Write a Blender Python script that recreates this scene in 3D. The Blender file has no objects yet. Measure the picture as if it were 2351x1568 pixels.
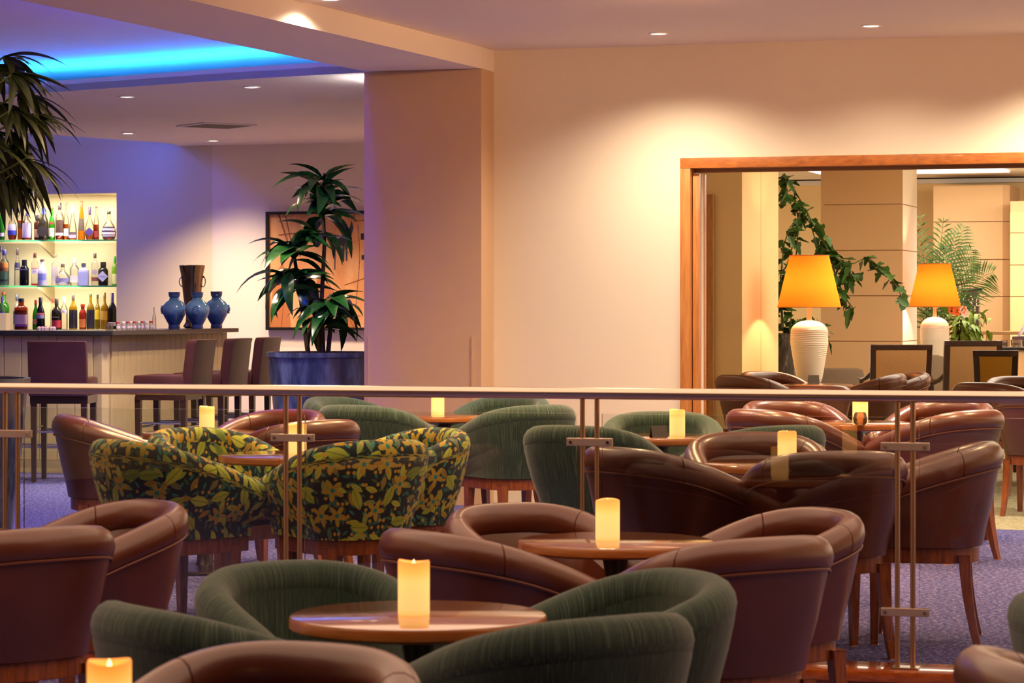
import bpy, bmesh, math, random
from math import sin, cos, pi, radians as R, atan2, sqrt, hypot
from mathutils import Vector, Matrix
random.seed(7)
SC = bpy.context.scene
COL = SC.collection
F = 6000.0; CX = 1175.5; HY = 700.0; CAMZ = 1.30; LOW = -0.12
# ---------------------------------------------------------------- camera, world, exposure
cam = bpy.data.cameras.new('camera'); camo = bpy.data.objects.new('camera', cam); COL.objects.link(camo)
camo.location = (0, 0, CAMZ); camo.rotation_euler = (pi/2, 0, 0)
cam.sensor_width = 36; cam.lens = F/2351*36; cam.shift_y = -(784-HY)/2351
cam.clip_end = 200; cam.dof.use_dof = True; cam.dof.focus_distance = 17.0; cam.dof.aperture_fstop = 11
SC.camera = camo
SC.view_settings.view_transform = 'Standard'; SC.view_settings.look = 'None'
SC.view_settings.exposure = 0.0; SC.view_settings.gamma = 1.0; SC.view_settings.use_curve_mapping = False
wd = bpy.data.worlds.new('world'); SC.world = wd; wd.use_nodes = True
wd.node_tree.nodes['Background'].inputs[0].default_value = (1.0, 0.63, 0.41, 1)
wd.node_tree.nodes['Background'].inputs[1].default_value = 1.9

# ---------------------------------------------------------------- helpers
def P(px, py, d): return Vector(((px-CX)/F*d, d, CAMZ-(py-HY)/F*d))
def Z(px, py, z):                      # point of height z seen at a pixel
    d = (CAMZ-z)*F/(py-HY); return P(px, py, d)
def X(px, d): return (px-CX)/F*d
TH = R(17.5); U = Vector((cos(TH), -sin(TH), 0)); V = Vector((sin(TH), cos(TH), 0))
def hit(px, o, dr):                    # where the vertical plane through o along dr meets pixel column px
    t = (px-CX)/F; s = (t*o.y-o.x)/(dr.x-t*dr.y); return o+dr*s
def lin(h):
    h = h.lstrip('#'); r = []
    for i in (0, 2, 4):
        c = int(h[i:i+2], 16)/255; r.append(c/12.92 if c <= .04045 else ((c+.055)/1.055)**2.4)
    return (*r, 1)

class NT:
    def __init__(s, name):
        s.m = bpy.data.materials.new(name); s.m.use_nodes = True; s.t = s.m.node_tree; s.n = s.t.nodes
        s.b = s.n['Principled BSDF']; s.out = s.n['Material Output']
    def new(s, t, **k):
        n = s.n.new('ShaderNode'+t)
        for a, b in k.items(): setattr(n, a, b)
        return n
    def set(s, sock, v):
        if isinstance(v, bpy.types.NodeSocket): s.t.links.new(v, sock)
        else: sock.default_value = v
    def math(s, op, a, b=0.0, c=None):
        n = s.new('Math', operation=op); s.set(n.inputs[0], a); s.set(n.inputs[1], b)
        if c is not None: s.set(n.inputs[2], c)
        return n.outputs[0]
    def mix(s, f, a, b):
        n = s.new('Mix', data_type='RGBA'); s.set(n.inputs[0], f); s.set(n.inputs[6], a); s.set(n.inputs[7], b); return n.outputs[2]
    def coord(s, kind='Object', scale=(1, 1, 1), rot=(0, 0, 0)):
        t = s.new('TexCoord'); m = s.new('Mapping'); s.t.links.new(t.outputs[kind], m.inputs[0])
        m.inputs['Scale'].default_value = scale; m.inputs['Rotation'].default_value = rot; return m.outputs[0]
    def noise(s, vec, scale=5, detail=3, rough=.5):
        n = s.new('TexNoise'); s.set(n.inputs['Vector'], vec); n.inputs['Scale'].default_value = scale
        n.inputs['Detail'].default_value = detail; n.inputs['Roughness'].default_value = rough; return n.outputs[0]
    def ramp(s, f, stops):
        n = s.new('ValToRGB'); s.set(n.inputs[0], f); e = n.color_ramp.elements
        while len(e) > 1: e.remove(e[-1])
        e[0].position, e[0].color = stops[0]
        for p, c in stops[1:]: x = e.new(p); x.color = c
        return n.outputs[0]
    def bump(s, h, strength=.2, dist=.01):
        n = s.new('Bump'); s.set(n.inputs['Height'], h); n.inputs['Strength'].default_value = strength
        n.inputs['Distance'].default_value = dist; s.t.links.new(n.outputs[0], s.b.inputs['Normal'])
    def p(s, **k):
        al = dict(col='Base Color', rough='Roughness', metal='Metallic', spec='Specular IOR Level', coat='Coat Weight',
                  coatr='Coat Roughness', sheen='Sheen Weight', emc='Emission Color', ems='Emission Strength', trans='Transmission Weight')
        for a, b in k.items(): s.set(s.b.inputs[al[a]], b)
        return s.m
def plain(name, h, rough=.5, metal=0, vary=.12, vs=6, coat=0, spec=.5, ems=0, bump=0):
    t = NT(name); c = lin(h); d = tuple(x*(1-vary) for x in c[:3])+(1,); l = tuple(min(1, x*(1+vary)) for x in c[:3])+(1,)
    f = t.noise(t.coord(), vs, 3)
    t.p(col=t.mix(f, d, l), rough=rough, metal=metal, coat=coat, spec=spec, coatr=.06)
    if bump: t.bump(t.noise(t.coord(), 60, 2), bump, .003)
    if ems: t.p(emc=c, ems=ems)
    return t.m
def wood(name, a, b, sc=(2, 30, 30), rough=.4, coat=.3):
    t = NT(name); f = t.noise(t.coord('Object', sc), 2.2, 5, .6)
    t.p(col=t.ramp(f, [(.3, lin(a)), (.7, lin(b))]), rough=rough, coat=coat, coatr=.05); return t.m
def glassy(name, h, op=.0, rough=.03, k=1.0, tr=.96):
    """thin tinted glass: transparent + Fresnel gloss (+ some body colour)"""
    t = NT(name); c = lin(h); tp = t.new('BsdfTransparent'); tp.inputs[0].default_value = tuple(x**.6*tr for x in c[:3])+(1,)
    gl = t.new('BsdfGlossy'); gl.inputs['Roughness'].default_value = rough
    df = t.new('BsdfDiffuse'); df.inputs[0].default_value = c
    m1 = t.new('MixShader'); m1.inputs[0].default_value = op; t.t.links.new(tp.outputs[0], m1.inputs[1]); t.t.links.new(df.outputs[0], m1.inputs[2])
    fr = t.new('Fresnel'); fr.inputs[0].default_value = 1.5
    m2 = t.new('MixShader'); t.set(m2.inputs[0], t.math('MULTIPLY', fr.outputs[0], k)); t.t.links.new(m1.outputs[0], m2.inputs[1]); t.t.links.new(gl.outputs[0], m2.inputs[2])
    t.t.links.new(m2.outputs[0], t.out.inputs[0]); t.n.remove(t.b); return t.m

class MB:
    """collects geometry; build() links it as one mesh object"""
    def __init__(s): s.v = []; s.f = []; s.uv = {}
    def add(s, vs, fs):
        o = len(s.v); s.v += [tuple(v) for v in vs]; s.f += [tuple(i+o for i in f) for f in fs]; return o
    def box(s, c, sz, rz=0, M=None):
        hx, hy, hz = sz[0]/2, sz[1]/2, sz[2]/2; vs = []
        for z in (-hz, hz):
            for x, y in ((-hx, -hy), (hx, -hy), (hx, hy), (-hx, hy)): vs.append(Vector((x, y, z)))
        if M is None: M = Matrix.Translation(c) @ Matrix.Rotation(rz, 4, 'Z')
        else: M = Matrix.Translation(c) @ M
        s.add([M @ v for v in vs], [(3, 2, 1, 0), (4, 5, 6, 7), (0, 1, 5, 4), (1, 2, 6, 5), (2, 3, 7, 6), (3, 0, 4, 7)]); return s
    def bar(s, a, b, w, h, up=Vector((0, 0, 1)), w2=None, h2=None):
        a, b = Vector(a), Vector(b); t = (b-a).normalized(); sd = t.cross(up)
        if sd.length < 1e-4: sd = t.cross(Vector((0, 1, 0)))
        sd.normalize(); n = sd.cross(t); w2 = w2 or w; h2 = h2 or h
        vs = [a-sd*w/2-n*h/2, a+sd*w/2-n*h/2, a+sd*w/2+n*h/2, a-sd*w/2+n*h/2, b-sd*w2/2-n*h2/2, b+sd*w2/2-n*h2/2, b+sd*w2/2+n*h2/2, b-sd*w2/2+n*h2/2]
        s.add(vs, [(0, 1, 2, 3), (7, 6, 5, 4), (1, 0, 4, 5), (2, 1, 5, 6), (3, 2, 6, 7), (0, 3, 7, 4)]); return s
    def prism(s, pts, z0, z1):
        n = len(pts); a = sum(pts[i][0]*pts[(i+1) % n][1]-pts[(i+1) % n][0]*pts[i][1] for i in range(n))
        if a < 0: pts = pts[::-1]
        s.add([(p[0], p[1], z0) for p in pts]+[(p[0], p[1], z1) for p in pts],
              [tuple(range(n))[::-1], tuple(range(n, 2*n))]+[(i, (i+1) % n, n+(i+1) % n, n+i) for i in range(n)]); return s
    def tube(s, path, r, n=8, closed=False, cap=True):
        path = [Vector(p) for p in path]; m = len(path); rs = r if isinstance(r, (list, tuple)) else [r]*m; o = len(s.v)
        pn = None
        for i, p in enumerate(path):
            a = path[(i-1) % m] if closed else path[max(i-1, 0)]; b = path[(i+1) % m] if closed else path[min(i+1, m-1)]
            t = (b-a).normalized()
            if pn is None: pn = t.orthogonal().normalized()
            pn = (pn-t*pn.dot(t)).normalized(); bn = t.cross(pn)
            for k in range(n): s.v.append(tuple(p+(pn*cos(2*pi*k/n)+bn*sin(2*pi*k/n))*rs[i]))
        for i in range(m if closed else m-1):
            j = (i+1) % m
            for k in range(n): s.f.append((o+i*n+k, o+i*n+(k+1) % n, o+j*n+(k+1) % n, o+j*n+k))
        if cap and not closed: s.f.append(tuple(o+k for k in range(n))[::-1]); s.f.append(tuple(o+(m-1)*n+k for k in range(n)))
        return s
    def lathe(s, prof, n=24, c=(0, 0, 0), sup=0, sx=1, sy=1):
        o = len(s.v)
        for r, z in prof:
            for k in range(n):
                a = 2*pi*k/n; x, y = cos(a), sin(a)
                if sup: q = (abs(x)**sup+abs(y)**sup)**(-1/sup); x *= q; y *= q
                s.v.append((c[0]+x*r*sx, c[1]+y*r*sy, c[2]+z))
        for i in range(len(prof)-1):
            for k in range(n): s.f.append((o+i*n+k, o+i*n+(k+1) % n, o+(i+1)*n+(k+1) % n, o+(i+1)*n+k))
        if prof[0][0] > 1e-6: s.f.append(tuple(o+k for k in range(n))[::-1])
        if prof[-1][0] > 1e-6: s.f.append(tuple(o+(len(prof)-1)*n+k for k in range(n)))
        return s
    def mesh(s, name, mat, smooth=True, bevel=0, weld=True):
        me = bpy.data.meshes.new(name); me.from_pydata(s.v, [], s.f)
        if s.uv:
            ul = me.uv_layers.new(name='UVMap')
            for poly in me.polygons:
                for li in poly.loop_indices: ul.data[li].uv = s.uv.get(me.loops[li].vertex_index, (0, 0))
        if weld or bevel:
            bm = bmesh.new(); bm.from_mesh(me)
            if weld and not s.uv: bmesh.ops.remove_doubles(bm, verts=bm.verts, dist=1e-6)
            if bevel:
                es = [e for e in bm.edges if len(e.link_faces) == 2 and e.calc_face_angle(0) > .6]
                bmesh.ops.bevel(bm, geom=es, offset=bevel, segments=2, affect='EDGES', profile=.6)
            bmesh.ops.recalc_face_normals(bm, faces=bm.faces)
            bm.to_mesh(me); bm.free()
        if smooth:
            for p in me.polygons: p.use_smooth = True
            try: me.set_sharp_from_angle(angle=R(38))
            except Exception: pass
        me.materials.append(mat); return me
    def build(s, name, mat, parent=None, **k):
        return link(name, s.mesh(name, mat, **k), parent)
def link(name, data, parent=None, loc=None, rot=None):
    o = bpy.data.objects.new(name, data); COL.objects.link(o)
    if parent: o.parent = parent
    if loc is not None: o.location = loc
    if rot is not None: o.rotation_euler = rot
    return o
def tag(o, label=None, cat=None, group=None, kind=None):
    if label: o['label'] = label
    if cat: o['category'] = cat
    if group: o['group'] = group
    if kind: o['kind'] = kind
    return o
def thing(name, label, cat, loc=(0, 0, 0), rz=0, group=None):
    o = bpy.data.objects.new(name, None); COL.objects.link(o); o.location = loc; o.rotation_euler = (0, 0, rz); o.empty_display_size = .1
    return tag(o, label, cat, group)
def st(o): o['kind'] = 'structure'; return o
def copytree(o, parent=None):
    c = o.copy(); COL.objects.link(c); c.parent = parent
    for ch in list(o.children): copytree(ch, c)
    return c
LK = 2.3
def spot(name, loc, to, watt, col, size=90, blend=.8, r=.03, parent=None):
    l = bpy.data.lights.new(name, 'SPOT'); l.energy = watt*LK; l.color = col; l.spot_size = R(size); l.spot_blend = blend; l.shadow_soft_size = r
    o = link(name, l, None, loc); o.rotation_euler = (Vector(to)-Vector(loc)).to_track_quat('-Z', 'Y').to_euler(); return o
def area(name, loc, to, watt, col, sx, sy=None, spread=None):
    l = bpy.data.lights.new(name, 'AREA'); l.energy = watt*LK; l.color = col; l.shape = 'RECTANGLE'; l.size = sx; l.size_y = sy or sx
    if spread: l.spread = R(spread)
    o = link(name, l, None, loc); o.rotation_euler = (Vector(to)-Vector(loc)).to_track_quat('-Z', 'Y').to_euler(); return o
def point(name, loc, watt, col, r=.04):
    l = bpy.data.lights.new(name, 'POINT'); l.energy = watt*LK; l.color = col; l.shadow_soft_size = r; return link(name, l, None, loc)
WARM = (1.0, .62, .30); WW = (1.0, .84, .64); BLUE = (.02, .16, 1.0)

# ---------------------------------------------------------------- key geometry of the rooms
CEIL = 2.97; SOF = 2.83; REC = 3.06
K = P(1105, 700, 16.92); K.z = 0               # right front corner of the column
KL = hit(836, K, -U)                           # left front corner
WO = K+V*.26                                   # origin of the main wall plane
def W(px): return hit(px, WO, U)
bl1 = Z(834, 163.2, SOF); bl2 = Z(440, 81.9, SOF); br1 = Z(1105.2, 157.2, SOF); br2 = Z(440, 1.5, SOF)
def ext(a, b, y): return a+(b-a)*((y-a.y)/(b.y-a.y))
BL0 = ext(bl1, bl2, -2); BR0 = ext(br1, br2, -2)
PW = P(660, 700, 24.9); PW.z = 0               # picture wall
def rail(px): return P(px, 890.6+.009315*px, .326*F/(190.6+.009315*px))
RL, RR = rail(-200), rail(2900)
RD = (RR-RL); RD.z = 0; RD.normalize(); RN = Vector((RD.y, -RD.x, 0))   # RN points towards the camera

# ---------------------------------------------------------------- lights (all large ones)
dl = []   # downlight fittings to model: (location, name words)
def wash(px, py, z, w, size=125, col=WW, out=0):
    p = Z(px, py, z); dl.append((p, px, py)); spot('wall_washer_lamp', p-Vector((0, 0, .012)), p-Vector((0, 0, 3)), w, col, size, 1.0, .05); return p
wash(1512, 76, CEIL, 150, 140); wash(2000, 58, CEIL, 70, 140)
q = W(2480)-V*.7; spot('wall_washer_lamp', (q.x, q.y, CEIL-.02), (q.x, q.y, 0), 170, WW, 140, .95, .05)
for px, py, w in ((577, 199, 150), (291, 221, 130), (294, 305, 70), (489, 322, 90)):
    wash(px, py, SOF, w, 110)
# aimed spots added to brighten beam and upper wall, then seating downlights out of frame
spot('added_aimed_spot', (1.3, 13.4, CEIL-.03), (-.7, 14.9, 2.86), 38, (1, .60, .28), 110, .9, .06)
spot('added_aimed_spot', (1.0, 13.6, CEIL-.03), (.5, 16.8, 2.8), 24, (1, .58, .25), 110, 1, .06)
spot('added_aimed_spot', (3.0, 12.8, CEIL-.03), (2.6, 16.2, 2.8), 40, (1, .58, .25), 110, 1, .06)
for x, y, w in ((-1.2, 12.3, 110), (.4, 12.3, 110), (2.6, 12.2, 110), (.6, 13.6, 140), (2.2, 14.0, 120), (-1.1, 13.2, 110), (3.8, 13.4, 110), (-.6, 14.9, 70)):
    spot('seating_downlight_lamp', (x, y, CEIL-.02), (x, y, 0), w, WARM, 130, .8, .08)
for px, d, w in ((620, 23.5, 34), (760, 23.5, 52), (900, 23.2, 100), (640, 20.5, 110), (430, 19.2, 120), (150, 17.8, 110), (425, 24.0, 135)):
    q = P(px, 700, d); spot('added_bar_spot', (q.x, q.y, SOF-.02), (q.x, q.y, 0), w, (1, .72, .46), 120, .8, .06)  # unseen spots added to bring warm light into the bar
# narrow downlight beside the beam face
bp = Z(682, 59, SOF); bn = (br1-br2); bn.z = 0; bn.normalize(); bn = Vector((bn.y, -bn.x, 0))
spot('beam_downlight_lamp', Vector((bp.x, bp.y, CEIL-.02))+bn*.20, Vector((bp.x, bp.y, 0))+bn*.10, 60, WW, 150, 1, .03)
# bar: niche light, cove strips
for px, w, d in ((70, 5, 25.66), (190, 5, 25.51)):
    p = P(px, 452, d); area('niche_lamp', p+Vector((0, 0, .0)), p-Vector((0, -.12, 1)), w, (1, .88, .66), .6, .12)
for py in (556, 662):
    for px, d in ((60, 25.68), (175, 25.54)):
        p = P(px, py, d); area('added_shelf_light', p, p+Vector((0, .35, -.5)), 1.5, (1, .88, .66), .5, .03)  # added lights to brighten the middle and lower bottle rows
# right hall: broad ceiling light
area('hall_ceiling_lamp', (4.6, 21.5, 2.72), (4.6, 21.5, 0), 80, WW, 3.5, 3.5)
area('hall_far_lamp', (5.6, 28.0, 2.72), (5.6, 28.5, 0), 140, WW, 4, 3)
# ---------------------------------------------------------------- materials
def wallpaint(name, h, v=.03):
    t = NT(name); c = lin(h)[:3]; f = t.noise(t.coord(), 1.3, 4, .55)
    t.p(col=t.mix(f, tuple(x*(1-v) for x in c)+(1,), tuple(min(1, x*(1+v)) for x in c)+(1,)), rough=.75, spec=.25)
    t.bump(t.noise(t.coord(), 220, 2), .06, .002); return t.m
M = {}
M['wall'] = wallpaint('cream_wall_paint', '#E4D2B8'); M['ceil'] = wallpaint('ceiling_paint', '#EEDCCB'); M['olive'] = wallpaint('bar_wall_paint', '#DCCCA8')
M['pink'] = wallpaint('pale_wall_paint', '#EAD6C2'); M['column'] = wallpaint('column_paint', '#CDA884')
M['hallwall'] = wallpaint('hall_wall_paint', '#E0C692'); M['panel'] = wallpaint('hall_panel_lacquer', '#DDB98C'); M['white'] = wallpaint('white_paint', '#EFE8DE')
M['oak'] = wood('door_frame_wood', '#A8642C', '#CC8644', (26, 26, 2), .45, .2)
M['oakh'] = wood('door_head_wood', '#9A5524', '#C0702E', (2, 22, 22), .45, .2)
M['chairwood'] = wood('chair_leg_wood', '#642C10', '#9A5220', (26, 26, 4), .35, .3)
M['tablewood'] = wood('table_wood', '#7A4424', '#A8683C', (3, 40, 3), .16, 1.0)
M['tablewood'].node_tree.nodes['Principled BSDF'].inputs['Coat IOR'].default_value = 2.4
M['tableedge'] = wood('table_edge_wood', '#8A4A1C', '#B06A2C', (3, 3, 40), .3, .4)
M['darkwood'] = wood('dark_wood', '#1C0E0A', '#34180F', (20, 20, 4), .35, .3)
M['nosing'] = wood('step_nosing_wood', '#8A3E14', '#B85E22', (3, 30, 30), .22, .7)
M['steel'] = plain('brushed_steel', '#C8BCB0', .22, 1, .05); M['rail'] = plain('steel_handrail', '#D8C6B8', .24, 1, .03)
M['brass'] = plain('bronze_post', '#B8946E', .35, .9, .1); M['clamp'] = plain('clamp_steel', '#C4AFA0', .4, .75, .06)
M['chrome'] = plain('chrome', '#D6D6DA', .12, 1, .03)
M['black'] = plain('black_metal', '#14110F', .4, 0); M['granite'] = plain('dark_granite', '#2A2A30', .25, 0, .35, 80)
M['glass'] = glassy('clear_glass', '#F8FCFA', 0, .0, 1.5, .998)
M['shelfglass'] = glassy('shelf_glass', '#E6F6EE', .08, .02); M['shelfedge'] = plain('green_glass_edge', '#2E9A6A', .15, 0, .2, 10)
M['led'] = plain('blue_led', '#0A50FF', .5, ems=1)
for nm_, e_, c_ in (('led', 280, (.008, .19, 1, 1)), ('ledwall', 105, (.04, .10, 1, 1)), ('ledbeam', 620, (.004, .03, 1, 1))):
    t = NT('blue_led_strip'); t.p(col=(0, .1, 1, 1), emc=c_, ems=e_); M[nm_] = t.m
t = NT('white_led_strip'); t.p(col=(1, 1, 1, 1), emc=(.85, .92, 1, 1), ems=420); M['ledw'] = t.m
t = NT('lamp_lens'); t.p(col=(1, 1, 1, 1), emc=(1, .86, .7, 1), ems=9); M['lens'] = t.m
t = NT('lightbox'); t.p(col=(1, 1, 1, 1), emc=(1, .97, .93, 1), ems=2.2); M['skylight'] = t.m
def carpet(name, base, light, dark, sc=70):
    t = NT(name); v = t.coord(); a = t.noise(v, sc, 3, .8); b = t.noise(v, sc*.28, 2); w = t.noise(v, 1.2, 2)
    c = t.ramp(a, [(.32, lin(dark)), (.5, lin(base)), (.68, lin(light))]); c2 = t.mix(t.math('MULTIPLY', b, .35), c, lin(base))
    t.p(col=t.mix(t.math('MULTIPLY', w, .3), c2, lin(dark)), rough=.95, spec=.1); t.bump(a, .5, .004); return t.m
M['carpet'] = carpet('blue_speckled_carpet', '#4E4C88', '#B4AEDC', '#26244A', 48); M['hallcarpet'] = carpet('olive_carpet', '#9C9478', '#C8C0A0', '#6E6850', 26)
t = NT('leather'); v = t.coord(); c = t.ramp(t.noise(v, 3, 3), [(.3, lin('#4C2010')), (.7, lin('#642F1A'))])
t.p(col=c, rough=t.math('ADD', t.math('MULTIPLY', t.noise(v, 14, 3), .16), .26), spec=.7, coat=.2, coatr=.18); t.bump(t.noise(v, 160, 2), .12, .002); M['leather'] = t.m
t = NT('stool_leather'); v = t.coord(); t.p(col=t.ramp(t.noise(v, 4, 3), [(.3, lin('#34161A')), (.7, lin('#442022'))]), rough=.42); t.bump(t.noise(v, 120, 2), .1, .002); M['stool'] = t.m
M['welt'] = plain('leather_piping', '#6A382A', .4)
# green fabric with vertical pin stripes (u runs along the shell, v up it)
t = NT('green_striped_fabric'); v = t.coord('UV', (240, 6, 1)); a = t.noise(v, 1.0, 3, .7); b = t.noise(t.coord('UV', (34, 1.5, 1)), 1.0, 2)
c = t.ramp(a, [(.36, lin('#1E2A26')), (.54, lin('#34463C')), (.72, lin('#6C7E66'))])
t.p(col=t.mix(t.math('MULTIPLY', b, .55), c, lin('#283C34')), rough=.85, sheen=.25, spec=.2); t.bump(a, .35, .004); M['green'] = t.m
# floral print
t = NT('floral_print_fabric')
def cell(scale, seed):
    m = t.new('Mapping'); tc = t.new('TexCoord'); t.t.links.new(tc.outputs['UV'], m.inputs[0]); m.inputs['Scale'].default_value = (scale,)*3; m.inputs['Location'].default_value = (seed, seed*1.7, 0)
    w = t.new('TexVoronoi', voronoi_dimensions='2D', feature='F1'); w.inputs['Scale'].default_value = 1; w.inputs['Randomness'].default_value = .72; t.t.links.new(m.outputs[0], w.inputs['Vector'])
    s = t.new('VectorMath', operation='SUBTRACT'); t.t.links.new(m.outputs[0], s.inputs[0]); t.t.links.new(w.outputs['Position'], s.inputs[1])
    sc = t.new('SeparateColor'); t.t.links.new(w.outputs['Color'], sc.inputs[0])
    r = t.new('VectorRotate', rotation_type='Z_AXIS'); t.t.links.new(s.outputs[0], r.inputs['Vector']); t.set(r.inputs['Angle'], t.math('MULTIPLY', sc.outputs[0], 6.283))
    x = t.new('SeparateXYZ'); t.t.links.new(r.outputs[0], x.inputs[0]); return x.outputs[0], x.outputs[1], sc.outputs[1], sc.outputs[2]
def sm(x, k=.02):
    n = t.new('MapRange'); n.inputs['From Min'].default_value = 0; n.inputs['From Max'].default_value = k; t.set(n.inputs['Value'], x); return n.outputs[0]
def leafmask(x, y, L, w):
    q = t.math('DIVIDE', x, L); return t.math('SUBTRACT', t.math('MULTIPLY', t.math('SUBTRACT', 1.0, t.math('MULTIPLY', q, q)), w), t.math('ABSOLUTE', y))
def flowermask(x, y, r0, k=.34, n=5):
    r = t.math('SQRT', t.math('ADD', t.math('MULTIPLY', x, x), t.math('MULTIPLY', y, y))); a = t.math('ARCTAN2', y, x)
    return t.math('SUBTRACT', t.math('MULTIPLY', t.math('ADD', 1-k, t.math('MULTIPLY', t.math('COSINE', t.math('MULTIPLY', a, n)), k)), r0), r), r
col = lin('#1A2A2E')
x, y, g, b = cell(26, 3.3); lm = sm(leafmask(x, y, .46, .17)); col = t.mix(lm, col, t.ramp(g, [(0, lin('#28685E')), (.5, lin('#388678')), (.75, lin('#47603A'))]))
x, y, g, b = cell(15, 9.1); lm = sm(leafmask(x, y, .48, .19)); rib = t.math('LESS_THAN', t.math('ABSOLUTE', y), .012)
lc = t.ramp(g, [(0, lin('#A2AE36')), (.35, lin('#C0C448')), (.6, lin('#2C6A60')), (.85, lin('#B08A2C'))]); lc = t.mix(t.math('MULTIPLY', rib, .5), lc, lin('#4A5A20')); col = t.mix(lm, col, lc)
x, y, g, b = cell(40, 5.7); fm, r = flowermask(x, y, .3, .0); dot = t.math('MULTIPLY', sm(fm), t.math('GREATER_THAN', g, .72)); col = t.mix(dot, col, lin('#C49A34'))
x, y, g, b = cell(9.5, 1.2); fm, r = flowermask(x, y, .46, .3); on = t.math('GREATER_THAN', g, .62); f = t.math('MULTIPLY', sm(fm), on)
pc = t.mix(t.math('MULTIPLY', t.noise(t.coord('UV', (60, 60, 1)), 1, 2), .8), lin('#CCB03C'), lin('#96782C')); col = t.mix(f, col, pc)
col = t.mix(t.math('MULTIPLY', t.math('LESS_THAN', r, .09), on), col, lin('#2A8A80'))
lm = t.math('MULTIPLY', sm(leafmask(x, y, .47, .21)), t.math('LESS_THAN', g, .62)); rib = t.math('LESS_THAN', t.math('ABSOLUTE', y), .012)
col = t.mix(lm, col, t.mix(rib, t.ramp(b, [(0, lin('#94A232')), (.6, lin('#C4C84A')), (1, lin('#5C7A34'))]), lin('#5A6A20')))
t.p(col=col, rough=.8, sheen=.15, spec=.25); M['floral'] = t.m
def leafmat(name, a, b, rough=.4):
    t = NT(name); t.p(col=t.ramp(t.noise(t.coord('Object'), 9, 2), [(.3, lin(a)), (.7, lin(b))]), rough=rough, spec=.5)
    try: t.b.inputs['Subsurface Weight'].default_value = 0
    except Exception: pass
    return t.m
M['drac'] = leafmat('dracaena_leaf', '#10301A', '#265A22', .25); M['palm'] = leafmat('lady_palm_leaf', '#141C06', '#2E3A10', .45)
M['vine'] = leafmat('vine_leaf', '#24420E', '#3E6A1C', .5); M['areca'] = leafmat('areca_leaf', '#20380A', '#3E5E16', .5); M['bush'] = leafmat('bush_leaf', '#5A7A18', '#96AE34', .5)
M['stem'] = plain('brown_stem', '#3A241A', .7, 0, .3, 20); M['greenstem'] = plain('green_stem', '#4A5A22', .6)
t = NT('blue_glazed_pot'); v = t.coord('Object', (3, 3, .7)); t.p(col=t.ramp(t.noise(v, 2.2, 4, .65), [(.28, lin('#141A2C')), (.5, lin('#2C3358')), (.72, lin('#5C6590'))]), rough=.22, spec=.6); M['pot'] = t.m
t = NT('marbled_pot'); v = t.coord('Object', (6, 6, 2)); t.p(col=t.ramp(t.noise(v, 4, 5, .7), [(.35, lin('#38383C')), (.55, lin('#5A5A5C')), (.7, lin('#B0ACA4'))]), rough=.4); M['greypot'] = t.m
M['soil'] = plain('soil', '#2A1C12', .95, 0, .4, 40)
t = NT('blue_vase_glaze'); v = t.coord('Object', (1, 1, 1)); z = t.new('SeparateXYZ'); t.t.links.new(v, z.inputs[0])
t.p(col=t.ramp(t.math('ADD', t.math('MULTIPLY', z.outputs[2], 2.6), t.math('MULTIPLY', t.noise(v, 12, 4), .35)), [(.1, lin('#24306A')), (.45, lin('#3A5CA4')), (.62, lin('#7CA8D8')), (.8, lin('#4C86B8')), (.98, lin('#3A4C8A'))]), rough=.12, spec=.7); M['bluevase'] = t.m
M['bronzeglaze'] = plain('bronze_vase_metal', '#8A7466', .16, 1, .25, 12)
M['board'] = wallpaint('bar_front_paint', '#B8A680'); M['hallfabric'] = plain('tan_chair_fabric', '#9A7448', .9, 0, .2, 90); M['goldfabric'] = plain('gold_chair_fabric', '#A87C1E', .9, 0, .25, 90)
M['sofa'] = plain('taupe_sofa_fabric', '#7C6A58', .9, 0, .1, 40)
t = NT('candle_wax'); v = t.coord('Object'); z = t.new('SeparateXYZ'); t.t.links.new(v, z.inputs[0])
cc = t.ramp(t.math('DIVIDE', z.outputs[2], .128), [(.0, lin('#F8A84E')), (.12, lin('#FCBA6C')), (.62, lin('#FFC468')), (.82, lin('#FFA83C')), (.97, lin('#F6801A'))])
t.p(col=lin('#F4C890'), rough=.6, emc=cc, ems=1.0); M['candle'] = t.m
t = NT('glowing_shade_cloth'); v = t.coord('Object'); z = t.new('SeparateXYZ'); t.t.links.new(v, z.inputs[0]); w = t.noise(t.coord('Object', (200, 200, 30)), 1, 2)
cc = t.ramp(t.math('DIVIDE', z.outputs[2], .40), [(.0, lin('#F0801C')), (.35, lin('#FF9C2C')), (.55, lin('#FF9A2C')), (.85, lin('#EE7C1C')), (1, lin('#D86414'))])  # bulb glow painted into the shade, brightest around mid height
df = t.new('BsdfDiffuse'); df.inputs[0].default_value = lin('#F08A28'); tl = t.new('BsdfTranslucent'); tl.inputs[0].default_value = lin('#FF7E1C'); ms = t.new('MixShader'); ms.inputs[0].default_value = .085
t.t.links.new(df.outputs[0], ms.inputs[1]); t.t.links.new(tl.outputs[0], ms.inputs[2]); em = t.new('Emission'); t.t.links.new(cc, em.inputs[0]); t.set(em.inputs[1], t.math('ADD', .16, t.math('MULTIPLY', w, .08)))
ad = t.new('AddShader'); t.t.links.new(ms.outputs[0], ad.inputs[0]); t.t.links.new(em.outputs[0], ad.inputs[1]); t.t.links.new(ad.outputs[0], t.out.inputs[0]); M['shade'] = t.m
M['shadein'] = plain('shade_lining', '#FFF4E0', .8)
M['lampbase'] = plain('ribbed_ceramic', '#EADFCB', .55, 0, .05, 8)
M['louver'] = wood('louver_wood', '#9A6428', '#C08440', (20, 20, 3), .5, .1)

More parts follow.
